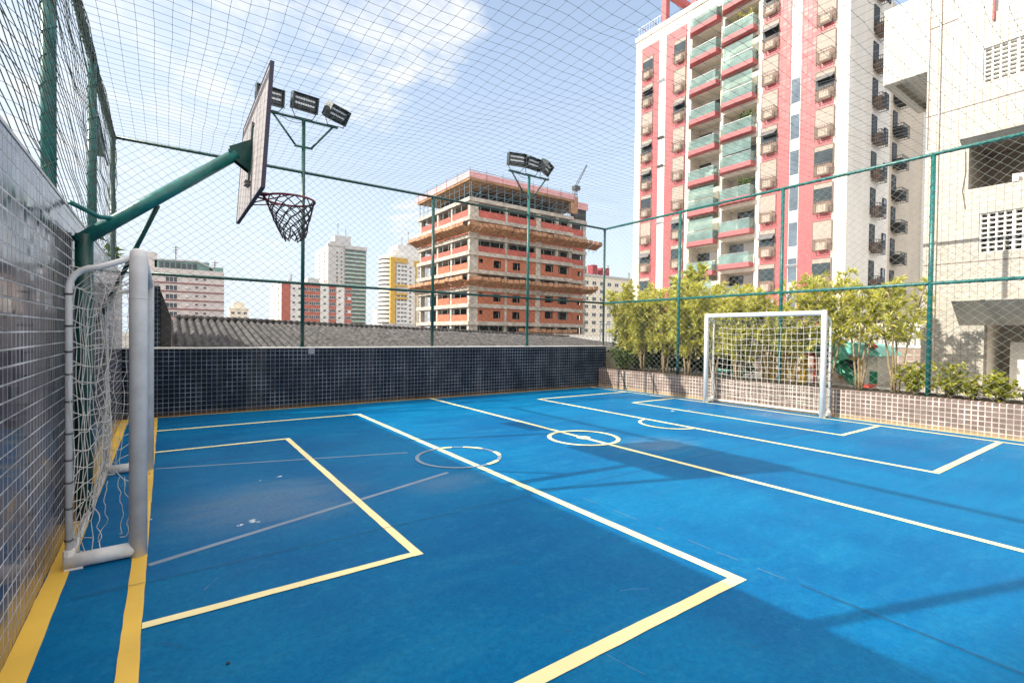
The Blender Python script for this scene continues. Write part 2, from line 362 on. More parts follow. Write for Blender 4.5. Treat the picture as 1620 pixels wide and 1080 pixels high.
def strands(lines, rad, sides=3):
    """many cords at once -> (verts, faces); lines: list of Nx3 arrays"""
    V = []; Fs = []; off = 0
    ang = np.arange(sides)*2*PI/sides
    for L in lines:
        L = np.asarray(L, float); k = len(L)
        if k < 2: continue
        t = np.gradient(L, axis=0); t /= np.linalg.norm(t, axis=1)[:, None]+1e-9
        ref = np.array([0.31, 0.47, 0.83]); n = np.cross(t, ref); n /= np.linalg.norm(n, axis=1)[:, None]+1e-9
        b = np.cross(t, n)
        ring = L[:, None, :]+rad*(np.cos(ang)[None, :, None]*n[:, None, :]+np.sin(ang)[None, :, None]*b[:, None, :])
        V.append(ring.reshape(-1, 3))
        i = np.arange(k-1)[:, None]*sides; j = np.arange(sides)[None, :]; j2 = (j+1) % sides
        q = np.stack([i+j, i+j2, i+sides+j2, i+sides+j], -1).reshape(-1, 4)+off
        Fs.append(q); off += k*sides
    return np.concatenate(V), np.concatenate(Fs)
def np_mesh(name, v, fc, key, parent=None, org=None, smooth=False):
    me = bpy.data.meshes.new(name)
    o0 = np.array(org if org is not None else ORG.get(parent.name if parent else None, (0,0,0)), float)
    v = (v-o0).astype(np.float32); k = fc.shape[1]
    me.vertices.add(len(v)); me.vertices.foreach_set('co', v.ravel())
    me.loops.add(fc.size); me.loops.foreach_set('vertex_index', fc.astype(np.int32).ravel())
    me.polygons.add(len(fc)); me.polygons.foreach_set('loop_start', (np.arange(len(fc))*k).astype(np.int32))
    me.polygons.foreach_set('loop_total', np.full(len(fc), k, np.int32))
    if smooth: me.polygons.foreach_set('use_smooth', np.ones(len(fc), bool))
    me.materials.append(MT[key]); me.update(calc_edges=True); me.validate()
    ob = bpy.data.objects.new(name, me); COL.objects.link(ob)
    if parent: ob.parent = parent; ORG[ob.name] = tuple(o0)
    else: ob.location = tuple(o0)
    return ob
def tag(o, label, cat, group=None):
    o['label'] = label; o['category'] = cat
    if group: o['group'] = group
    return o
def thing(name, label, cat, loc=(0,0,0), group=None):
    o = bpy.data.objects.new(name, None); COL.objects.link(o); o.location = loc; o.empty_display_size = .2
    ORG[o.name] = tuple(loc); return tag(o, label, cat, group)
def struct(o): o['kind'] = 'structure'; return o
def inst(src, parent, loc, kids=True):
    c = src.copy(); COL.objects.link(c); c.parent = parent
    p0 = ORG[parent.name]; c.location = (loc[0]-p0[0], loc[1]-p0[1], loc[2]-p0[2]); ORG[c.name] = (0,0,0)
    if kids:
        for k in src.children:
            d = k.copy(); COL.objects.link(d); d.parent = c
    return c
def proto_done(*objs):
    for o in objs:
        for k in list(o.children): bpy.data.objects.remove(k)
        bpy.data.objects.remove(o)
def wall_holes(mb, axis, c0, c1, a0, a1, z0, z1, holes):
    """wall slab between c0 and c1 along 'axis', spanning a0..a1 and z0..z1, with rectangular holes (a,b,zlo,zhi)"""
    A = sorted({a0, a1, *[x for h in holes for x in h[:2] if a0 < x < a1]}); Z = sorted({z0, z1, *[x for h in holes for x in h[2:] if z0 < x < z1]})
    for i in range(len(A)-1):
        run = None
        for j in range(len(Z)):
            solid = False
            if j < len(Z)-1:
                ca, cz = (A[i]+A[i+1])/2, (Z[j]+Z[j+1])/2
                solid = not any(h[0] < ca < h[1] and h[2] < cz < h[3] for h in holes)
            if solid and run is None: run = Z[j]
            if not solid and run is not None:
                if axis == 0: mb.box(c0, c1, A[i], A[i+1], run, Z[j])
                else: mb.box(A[i], A[i+1], c0, c1, run, Z[j])
                run = None
    return mb
def sweep_noise(shape, amp, seed, passes=2):
    g = np.random.default_rng(seed).normal(size=shape)
    for _ in range(passes):
        g = (g+np.roll(g, 1, 0)+np.roll(g, -1, 0)+np.roll(g, 1, 1)+np.roll(g, -1, 1))/5
    return amp*g/(g.std()+1e-9)

def leaves(centers, dirs, length, width, rng, per, spread, droop=.3, fold=.25, key='leaf_y'):
    """rosettes of pointed leaves -> (verts, tris)"""
    c = np.repeat(np.asarray(centers), per, 0); d = np.repeat(np.asarray(dirs), per, 0); n = len(c)
    v = d+spread*rng.normal(size=(n, 3)); v[:, 2] -= droop*rng.random(n); v /= np.linalg.norm(v, axis=1)[:, None]
    L = length*(.65+.7*rng.random(n))[:, None]; Wd = width*(.7+.6*rng.random(n))[:, None]
    up = rng.normal(size=(n, 3))*.35+np.array([0, 0, 1.]); s = np.cross(v, up); s /= np.linalg.norm(s, axis=1)[:, None]+1e-6; nr = np.cross(s, v)
    base = c+v*L*.06; mid = base+v*L*.45; tip = base+v*L-nr*L*.16
    a = mid+s*Wd*.5+nr*Wd*fold; b = mid-s*Wd*.5+nr*Wd*fold; m = mid
    V = np.stack([base, a, tip, b, m], 1).reshape(-1, 3); o = np.arange(n)[:, None, None]*5
    F = (o+np.array([[0, 1, 4], [4, 1, 2], [0, 4, 3], [4, 2, 3]])[None]).reshape(-1, 3)
    return V, F
# ------------------------------------------------------------------ setting: ground, court, markings
mb = MB(); mb.box(-1500, 1500, -1500, 2500, -9.5, -9); struct(mb.build('ground', 'ground'))
XL, XR, YB, YF = -.58, 10.45, 10.35, -6.
mb = MB(); mb.box(XL-.3, XR+.15, YF, YB+.2, -.3, 0); struct(mb.build('court_floor', 'court'))
ly, lx, la = MB(), MB(), MB()
LR = random.Random(77)
def yline(b, x0, x1, y0, y1, z=.003):
    along_y = (y1-y0) > (x1-x0); L = (y1-y0) if along_y else (x1-x0); n = max(2, int(L/.07)); vs = []
    a_ = b_ = 0.
    for i in range(n+1):
        q = i/n; a_ = .7*a_+LR.gauss(0, .0011); b_ = .7*b_+LR.gauss(0, .0011)
        if along_y: vs += [(x0+a_, y0+L*q, z), (x1+b_, y0+L*q, z)]
        else: vs += [(x0+L*q, y1+a_, z), (x0+L*q, y0+b_, z)]
    b.add(vs, [(2*i, 2*i+1, 2*i+3, 2*i+2) for i in range(n)])
def arc(b, cx, cy, R, w, a0, a1, z=.006, n=64):
    k = max(3, int(n*abs(a1-a0)/(2*PI))); vs = []
    for i in range(k+1):
        a = a0+(a1-a0)*i/k; c, s_ = math.cos(a), math.sin(a)
        vs += [(cx+c*(R-w/2), cy+s_*(R-w/2), z), (cx+c*(R+w/2), cy+s_*(R+w/2), z)]
    b.add(vs, [(2*i, 2*i+1, 2*i+3, 2*i+2) for i in range(k)])
LW = .075
yl = MB()                                                       # yellow: goal line, wall margins
yline(yl, -.17, -.09, -5.9, YB-.01); yline(yl, XL+.001, XL+.105, -5.9, YB-.01)
yline(yl, XL+.11, -.175, YB-.05, YB-.002); yline(yl, -.085, XR-.04, YB-.045, YB-.002)
struct(yl.build('yellow_margin_lines', 'line_y'))
# pale lines: areas, halfway line, circles
yline(ly, 2.87, 2.945, 1.62, 8.985); yline(ly, 1.375, 1.44, 3.05, 7.43); yline(ly, 4.975, 5.045, -5.9, YB-.05)
yline(ly, 7.075, 7.145, 1.71, 8.985); yline(ly, 8.56, 8.62, 3.22, 7.45); yline(ly, 10.07, 10.13, -5.9, YB-.05); yline(ly, XR-.035, XR-.001, -5.9, YB-.05)
def xl(x0, x1, y0, y1): yline(lx, x0, x1, y0, y1, .0045)
xl(-.09, 2.87, 8.91, 8.985); xl(-.09, 2.87, 1.62, 1.695); xl(-.09, 1.375, 7.365, 7.43); xl(-.09, 1.375, 3.05, 3.115)
xl(7.145, 10.07, 8.92, 8.985); xl(7.145, 10.07, 1.71, 1.785); xl(8.62, 10.07, 7.39, 7.45); xl(8.62, 10.07, 3.22, 3.285)
arc(la, 5.01, 5.25, .50, .06, 0, 2*PI); arc(la, 5.01, 5.25, .05, .10, 0, 2*PI)
arc(la, 7.10, 5.32, .50, .05, PI/2+.05, 3*PI/2-.05)
for a0, a1 in ((-1.35, -.95), (-.42, -.05), (.42, .95), (1.25, 1.60)): arc(la, 2.93, 5.24, .50, .055, a0, a1, .0075)
pl = MB()
for b in (ly, lx, la): pl.add(b.v, b.f)
struct(pl.build('pale_court_lines', 'line'))
gl = MB()
arc(gl, 2.93, 5.24, .50, .045, 0, 2*PI, .0060)
def seg(b, p, q, w, z):
    p, q = Vector((*p, z)), Vector((*q, z)); n = (q-p).cross(Vector((0,0,1))).normalized()*w/2
    b.add([p-n, q-n, q+n, p+n], [(0,1,2,3)])
seg(gl, (-.08, 3.87), (2.5, 4.71), .05, .0015); seg(gl, (-.08, 6.53), (2.5, 5.77), .035, .0015)
struct(gl.build('worn_key_lines', 'line_g'))
jt = MB()
for y_, x0, x1 in ((3.60, -.42, 10.3), (6.62, -.3, 10.3), (9.55, -.3, 10.3)): seg(jt, (x0, y_), (x1, y_+.05), .0045, .009)
seg(jt, (3.15, 1.4), (3.16, -3.), .006, .009)
struct(jt.build('floor_joints', 'joint'))
wl = MB()                                                       # faint scraped line beside the left area
rr = random.Random(5)
y_ = 3.3
while y_ > 1.45:
    L = rr.uniform(.05, .28); seg(wl, (3.15+rr.uniform(-.004, .004), y_), (3.15, y_-L), .0035, .0045); y_ -= L+rr.uniform(.02, .22)
struct(wl.build('scraped_floor_marks', 'line_g'))
rr = random.Random(31)
for key, n_, wd in (('joint', 60, .004), ('line_g', 26, .003)):          # shoe and ball scuffs
    sc = MB()
    for k in range(n_):
        x_, y_ = rr.uniform(-.2, 9.8), rr.uniform(.6, 9.6); a = rr.uniform(0, PI); L = rr.uniform(.03, .20); cv = rr.uniform(-.3, .3)
        pts = [(x_+L*q*math.cos(a+cv*q), y_+L*q*math.sin(a+cv*q)) for q in (0, .33, .66, 1)]
        for i in range(3): seg(sc, pts[i], pts[i+1], wd*rr.uniform(.3, 1.)*(1-.25*i), .0105 if key == 'joint' else .0115)
    struct(sc.build('floor_scuffs', key))
mb = MB(); mb.box(XR+.16, 60, -14, 60, -.2, .44); struct(mb.build('playground_floor', 'paving'))
mb = MB(); mb.box(XR+.16, 11.75, -5, 10.3, .445, .50); struct(mb.build('planting_soil', 'soil'))

# ------------------------------------------------------------------ tiled walls
HL = 2.39
t_ = thing('tiled_wall', 'tall glossy dark plum tiled wall along the left side', 'wall', (XL, 2, 0))
MB().box(XL-.16, XL, -6, YB+.2, 0, HL).build('tile_face', 'tile_left', t_)
MB().box(XL-.165, XL+.004, -6, YB+.2, HL+.001, HL+.02).build('coping', 'coping', t_)
t_ = thing('tiled_wall', 'low dark navy tiled wall across the back of the court', 'wall', (5, YB, 0))
MB().box(XL+.001, XR+.3, YB, YB+.17, 0, 1.17).build('tile_face', 'tile_back', t_)
MB().box(XL+.005, XR+.3, YB-.012, YB+.18, 1.172, 1.195).build('coping', 'coping', t_)
MB().box(2.345, 2.465, YB-.008, YB-.001, 1.055, 1.165).build('cover_plate', 'plate', t_)
t_ = thing('planter_wall', 'low brown tiled planter wall behind the sunlit goal', 'wall', (XR, 4, 0))
MB().box(XR, XR+.15, -6, YB-.002, 0, .535).build('tile_face', 'tile_right', t_)
mb = MB()
for y_ in (9.35, 8.35): mb.box(XR-.012, XR-.001, y_-.02, y_+.02, .01, .52)
mb.build('drain_strip', 'steel_dark', t_)

# ------------------------------------------------------------------ net fences
def diamond_net(P, nu, nv, d, dv, slack, seed, wob, rad, key, parent, name='net'):
    """P(u,v)->xyz with u,v in metres; diamonds d wide and dv high"""
    cols, levs = int(nu/(d/2))+2, int(nv/(dv/2))+2
    a = sweep_noise((cols+1, levs+1), wob, seed); b = sweep_noise((cols+1, levs+1), wob, seed+1); c = sweep_noise((cols+1, levs+1), wob*1.2, seed+2, 4)
    L = []
    for k in range(cols):
        pts = []
        for j in range(levs):
            cc = k+((j+k) % 2)
            uu = min(max(cc*d/2+a[cc, j], 0), nu); vv = min(max(j*dv/2+b[cc, j], 0), nv)
            if slack:                      # short twist where neighbouring cords run together
                for s_ in (-1, 1): pts.append(P(uu, min(max(vv+s_*slack*dv/2, 0), nv), c[cc, j]))
            else: pts.append(P(uu, vv, c[cc, j]))
        L.append(pts)
    v, fc = strands(L, rad)
    return np_mesh(name, v, fc, key, parent)
def lashing(b, p, q, R, turns_per_m, rad=.004):
    p, q = Vector(p), Vector(q); d = q-p; L = d.length; d.normalize()
    n = d.cross(Vector((0,0,1))) if abs(d.z) < .9 else d.cross(Vector((1,0,0))); n.normalize(); m_ = d.cross(n)
    K = int(L*turns_per_m*6); pts = []
    for i in range(K+1):
        a = i/6*2*PI+math.sin(i*.37)*.5; pts.append(p+d*(L*i/K)+(n*math.cos(a)+m_*math.sin(a))*R)
    b.tube(pts, rad, 3, False)
XF, XRF, YBF, ZT, ZM = -.70, 10.72, 10.45, 4.66, 2.46
# back fence on the dark wall
t_ = thing('net_fence', 'green net fence standing on the dark back wall', 'fence', (5, YBF, 1.19))
for x_ in (XF, 5.10, XRF): MB().tube([(x_, YBF, 1.19 if x_ > 0 else 0), (x_, YBF, ZT+.02)], .035, 12).build('post', 'green_dark', t_, smooth=True)
for z_ in (ZT, ZM): MB().tube([(XF, YBF, z_), (XRF, YBF, z_)], .028, 10).build('rail', 'green_dark', t_, smooth=True)
lb = MB(); lashing(lb, (XF, YBF, ZT), (XRF, YBF, ZT), .032, 9); lashing(lb, (XF, YBF, ZM), (XRF, YBF, ZM), .032, 6); lb.build('lashing', 'cord', t_)
diamond_net(lambda a, b, c: (XF+a, YBF-.03+c*.5, 1.2+b), XRF-XF, ZT-1.2, .165, .138, 0, 11, .005, .0034, 'net_dark', t_)
# left fence on the tall tiled wall
t_ = thing('net_fence', 'green net fence with loose mesh rising above the tall left wall', 'fence', (XF, 4, HL))
for y_ in (7.62, 4.96, 2.36, -.2): MB().tube([(XF, y_, HL-.4), (XF, y_, ZT+.02)], .045, 12).build('post', 'green', t_, smooth=True)
MB().tube([(XF, -2.6, ZT), (XF, YBF, ZT)], .035, 10).build('rail', 'green_dark', t_, smooth=True)
lb = MB(); lashing(lb, (XF, .3, ZT), (XF, YBF, ZT), .042, 11, .006); lashing(lb, (XF, 7.62, HL), (XF, 7.62, ZT), .05, 8, .005); lashing(lb, (XF, 4.96, HL), (XF, 4.96, ZT), .05, 5, .005); lb.build('lashing', 'cord', t_)
diamond_net(lambda a, b, c: (XF+.05+c*1.6, -2.6+a, HL+b), YBF+2.6, ZT-HL, .310, .070, 0, 21, .0040, .0034, 'net_dark', t_)
# right fence along the planter
t_ = thing('net_fence', 'sunlit green net fence standing in the planter on the right', 'fence', (XRF, 4, .5))
for y_ in (7.82, 5.27, 2.77, .25, -2.3): MB().tube([(XRF, y_, .45), (XRF, y_, ZT+.02)], .035, 12).build('post', 'green', t_, smooth=True)
for z_ in (ZT, ZM): MB().tube([(XRF, -3.5, z_), (XRF, YBF, z_)], .030, 10).build('rail', 'green', t_, smooth=True)
lb = MB()
for z_, k in ((ZT, 6), (ZM, 7)): lashing(lb, (XRF, -.5, z_), (XRF, YBF, z_), .034, k)
for y_ in (7.82, 5.27, 2.77): lashing(lb, (XRF, y_, .6), (XRF, y_, ZT), .039, 6)
lb.build('lashing', 'cord', t_)
diamond_net(lambda a, b, c: (XRF-.035+c*.5, -3.5+a, .56+b), YBF+3.5, ZT-.56, .165, .138, 0, 31, .005, .0034, 'net_right', t_)
# overhead net
def roof_net():
    d = .150; nx, ny = int((XRF-XF)/d), int((YBF+2.2)/d)
    xs = np.linspace(XF, XRF, nx+1); ys = np.linspace(-2.2, YBF, ny+1)
    X, Y = np.meshgrid(xs, ys, indexing='ij')
    U, Vv = (X-XF)/(XRF-XF), (Y+2.2)/(YBF+2.2)
    edge = np.minimum(np.minimum(U, 1-U), np.minimum(Vv, 1-Vv)); free = np.clip(edge*9, 0, 1)
    Z = ZT-.08*np.sin(PI*U)*np.sin(PI*Vv)+free*(.018*np.sin(X*2.3+.6*np.sin(Y*1.4))*np.sin(Y*1.9+.5)+sweep_noise(X.shape, .012, 3, 3))
    X = X+free*(.022*np.sin(Y*1.25+.8)+.012*np.sin(Y*3.1+X)+sweep_noise(X.shape, .006, 4, 3)); Y = Y+free*(.022*np.sin(X*1.1)+.012*np.sin(X*2.7+Y*.7)+sweep_noise(X.shape, .006, 5, 3))
    G = np.stack([X, Y, Z], -1)
    L = [G[i] for i in range(nx+1)]+[G[:, j] for j in range(ny+1)]
    v, fc = strands(L, .0019)
    K = .006; o = G[1:-1, 1:-1].reshape(-1, 3)                      # a knot at every crossing
    kv = (o[:, None, :]+K*np.array([[1,0,0],[0,1,0],[-1,0,0],[0,-1,0],[0,0,1],[0,0,-1]])[None]).reshape(-1, 3)
    tri = np.array([[0,1,4,4],[1,2,4,4],[2,3,4,4],[3,0,4,4],[1,0,5,5],[2,1,5,5],[3,2,5,5],[0,3,5,5]])
    t3 = (np.arange(len(o))[:, None, None]*6+tri[None, :, :3]).reshape(-1, 3)
    n_ = np_mesh('overhead_net', v, fc, 'net_roof'); tag(n_, 'thin square mesh net stretched overhead across the whole court', 'net')
    k_ = np_mesh('knots', kv, t3, 'net_roof', n_, (0,0,0))
roof_net()
# green lamp housing seen through the left mesh near the corner
t_ = thing('lamp_housing', 'small weathered green box fixed high on the left fence near corner', 'lamp', (XF, 8.4, 4.05))
MB().obox((XF-.02, 8.35, 3.98), (.05, 0, 0), (0, .40, -.03), (0, .01, .11)).build('case', 'green', t_)
MB().tube([(XF, 8.0, 4.02), (XF, 7.62, 4.02)], .015, 6).tube([(XF, 8.7, 3.98), (XF, 9.6, 3.96)], .012, 6).build('bracket', 'steel_dark', t_)

# ------------------------------------------------------------------ floodlight poles
def floodlight(parent, c, yawd, tiltd, key_lens='lamp_lens'):
    R = Matrix.Rotation(math.radians(yawd), 3, 'Z') @ Matrix.Rotation(math.radians(tiltd), 3, 'X')
    X_, Y_, Z_ = R @ Vector((1,0,0)), R @ Vector((0,1,0)), R @ Vector((0,0,1)); c = Vector(c)
    b = MB().use('lamp_body'); w, h, d = .222, .142, .05
    b.obox(c+Y_*.03, X_*w, Y_*d, Z_*h)
    for s_ in (-1, 1): b.obox(c+X_*s_*(w+.012)-Y_*.02, X_*.012, Y_*.085, Z_*(h+.012))
    for z_ in (-h-.006, h+.006): b.obox(c+Z_*z_-Y_*.03, X_*w, Y_*.06, Z_*.007)
    for i in range(15): b.obox(c+X_*(-w+.03*i+.01)+Y_*.105, X_*.005, Y_*.03, Z_*h)
    o = b.build('floodlight', None, parent)
    l = MB()
    for z_ in (-.03, .065): l.obox(c-Y_*.043+Z_*z_, X_*(w-.03), Y_*.004, Z_*.019)
    l.build('lamp_strip', key_lens, o, org=ORG[parent.name])
    g = MB()
    for z_ in (-.09, .018, .112): g.obox(c-Y_*.03+Z_*z_, X_*(w-.01), Y_*.012, Z_*.022)
    for i in range(9): g.obox(c+X_*(-.18+.045*i)-Y_*.045, X_*.003, Y_*.004, Z_*(h-.01))
    g.build('grille', 'steel_dark', o, org=ORG[parent.name])
    base = Vector((c.x, YBF, 5.70))
    br = MB()
    e0, e1 = c-X_*(w+.03), c+X_*(w+.03)
    br.tube([e0, e0-Z_*.12-Y_*.02, base+Vector((-.16,0,.03)), base+Vector((.16,0,.03)), e1-Z_*.12-Y_*.02, e1], .009, 6)
    br.build('bracket', 'steel_dark', o, org=ORG[parent.name])
def flood_pole(x_, label, lamps):
    t = thing('floodlight_pole', label, 'floodlight', (x_, YBF, 1.19), 'floodlight poles on the back wall')
    MB().tube([(x_, YBF, 1.19), (x_, YBF, 5.70)], .036, 12).build('pole', 'green_dark' if x_ < 5 else 'green', t, smooth=True)
    MB().tube([(x_-.66, YBF, 5.70), (x_+.66, YBF, 5.70)], .026, 8).build('crossarm', 'green_dark', t, smooth=True)
    MB().tube([(x_-.17, YBF, 5.16), (x_+.17, YBF, 5.16)], .022, 8).build('stub_arm', 'green_dark', t, smooth=True)
    for s_ in (-1, 1): MB().tube([(x_+s_*.56, YBF, 5.69), (x_+s_*.14, YBF, 5.16)], .021, 8).build('brace', 'green_dark', t, smooth=True)
    MB().box(x_-.06, x_+.06, YBF-.06, YBF+.06, 1.196, 1.21).build('base_plate', 'green_dark', t)
    for (dx, dz, yw, tl) in lamps: floodlight(t, (x_+dx, YBF-.05, 5.70+dz), yw, tl)
    w = MB(); w.tube([(x_-.45, YBF-.03, 5.69), (x_-.3, YBF-.04, 5.60), (x_-.12, YBF-.04, 5.59), (x_, YBF-.04, 5.64)], .006, 4); w.build('cable', 'steel_dark', t)
flood_pole(2.25, 'floodlight pole with three lamps behind the basketball hoop', ((-.62, .27, 2, 12), (.0, .31, 6, 16), (.62, .27, 28, 34)))
flood_pole(7.87, 'floodlight pole with three lamps in front of the unfinished building', ((-.45, .30, -14, 8), (.06, .31, 8, 20), (.52, .30, 34, 36)))

# ------------------------------------------------------------------ basketball hoop
PX, PY = -.515, 5.10
t_ = thing('basketball_hoop', 'green gooseneck basketball hoop with weathered board by the left wall', 'basketball hoop', (PX, PY, 0))
MB().tube([(PX, PY, 0), (PX, PY, 2.24)], .058, 20).build('pole', 'green_dark', t_, smooth=True)
A0, A1 = Vector((PX-.01, PY, 2.20)), Vector((.545, 5.31, 3.155))
dA = (A1-A0).normalized()
MB().tube([A0-dA*.04, A1], .052, 20).build('arm', 'green', t_, smooth=True)
MB().tube([(PX-.05, 4.80, 2.42), (-.42, 5.05, 2.38), (-.28, 5.16, 2.40)], .018, 8).build('stay', 'green', t_, smooth=True)
MB().tube([(-.05, 5.22, 2.56), (-.545, 6.35, 1.55)], .02, 8).build('brace', 'green_dark', t_, smooth=True)
BY0, BY1 = 4.51, 6.23; ZB, ZTp = 2.68, 3.735; BXb, BXt = .660, .725
bn = Vector((ZTp-ZB, 0, -(BXt-BXb))).normalized(); bu = Vector((BXt-BXb, 0, ZTp-ZB)).normalized(); BH = math.hypot(BXt-BXb, ZTp-ZB)
bc = Vector(((BXb+BXt)/2, (BY0+BY1)/2, (ZB+ZTp)/2))
bo = MB().obox(bc, bn*.011, Vector((0, (BY1-BY0)/2-.012, 0)), bu*(BH/2-.012)).build('backboard', 'board', t_)
e = MB()
for s_ in (-1, 1):
    e.obox(bc+bu*s_*(BH/2-.006), bn*.016, Vector((0, (BY1-BY0)/2-.0125, 0)), bu*.006); e.obox(bc+Vector((0, s_*((BY1-BY0)/2-.006), 0)), bn*.016, Vector((0, .006, 0)), bu*BH/2)
e.build('edge_band', 'board_edge', bo, org=ORG[t_.name])
e = MB()
for i in range(1, 8): e.obox(bc-bn*.0116+Vector((0, -.86+1.72*i/8, 0)), bn*.0006, Vector((0, .003, 0)), bu*(BH/2-.02))
e.build('plank_joint', 'steel_dark', bo, org=ORG[t_.name])
# tapered head bracket between arm and board
hb = MB(); back = bc-bn*.014+bu*.0
for s_ in (-1, 1):
    y_ = s_*.045
    hb.extrude([A1+Vector((-.06, y_, .05)), A1+Vector((-.03, y_, -.05)), back+Vector((-.004, y_, -.19)), back+Vector((.01, y_, .13))], (0, .008*s_, 0))
hb.extrude([A1+Vector((-.06, -.05, .0)), A1+Vector((-.06, .05, .0)), back+Vector((0, .05, .02)), back+Vector((0, -.05, .02))], (0, 0, .008))
hb.obox(back-bn*.004, bn*.004, Vector((0, .05, 0)), bu*.26)
hb.build('head_bracket', 'green_dark', t_)
e = MB()
for zz in (.26, -.30): e.obox(back-bn*.002+bu*zz, bn*.006, Vector((0, .09, 0)), bu*.012)
e.obox(back-bn*.006+Vector((0, -.02, 0)), bn*.008, Vector((0, .008, 0)), bu*.30)
for k in range(4):
    e.tube([bc-bn*.012-bu*(.30+.035*(k//2))+Vector((0, -.12+.06*(k % 2), 0)), bc-bn*.06-bu*(.30+.035*(k//2))+Vector((0, -.12+.06*(k % 2), 0))], .008, 6)
e.build('bolts', 'steel_dark', t_)
RC, RR = Vector((1.03, 5.37, 2.82)), .235
fr = bc+bn*.014; 
ring = MB(); ring.tube([RC+Vector((RR*math.cos(a), RR*math.sin(a), 0)) for a in [2*PI*i/36 for i in range(36)]], .011, 8, closed=True)
for s_ in (-1, 1): ring.tube([(.69, 5.37+s_*.07, 2.83), (RC.x-RR*.85, 5.37+s_*.125, 2.82)], .010, 6); ring.tube([(.685, 5.37+s_*.05, 2.73), (RC.x-RR*.2, 5.37+s_*.225, 2.815)], .006, 6)
ring.obox((.695, 5.37, 2.79), (.008, 0, 0), (0, .09, 0), (0, 0, .07)); ring.extrude([(.70, 5.30, 2.835), (.70, 5.44, 2.835), (.80, 5.42, 2.83), (.80, 5.32, 2.83)], (0, 0, .008))
rim = ring.build('rim', 'rim', t_, smooth=True)
L = []; nn = 12; lev = 9; rs = random.Random(3)
jit = [[rs.uniform(-.018, .018) for _ in range(nn)] for _ in range(lev+1)]
def net_p(k, j):
    tt = j/lev; R = (RR-.004)*(1-tt)**.8*1.0+.085*(1-(1-tt)**.8)
    if j == 0: R = RR
    a = 2*PI*(k % nn)/nn+(PI/nn if j % 2 else 0)
    jj = jit[j][int(k) % nn]*(1 if j else 0)
    return Vector((RC.x+R*math.cos(a)+.03*tt+jj*tt, RC.y+R*math.sin(a)-.02*tt+jj, RC.z-.40*tt-(.0 if j == 0 else .012*math.sin(k*2.1))))
for k in range(nn):
    for sgn in (0, -1):
        L.append([net_p(k+(sgn if j % 2 else 0), j) if True else None for j in range(lev+1)])
L2 = []
for k in range(nn):
    a = [net_p(k, 0)]; b = [net_p(k, 0)]; ka = kb = k
    for j in range(1, lev+1):
        if j % 2: a.append(net_p(ka, j)); b.append(net_p(kb-1, j)); kb -= 1
        else: ka += 1; a.append(net_p(ka, j)); b.append(net_p(kb, j))
    L2 += [a, b]
v, fc = strands([[tuple(p) for p in l] for l in L2], .0062, 4)
np_mesh('net', v, fc, 'black_net', rim, ORG[t_.name])

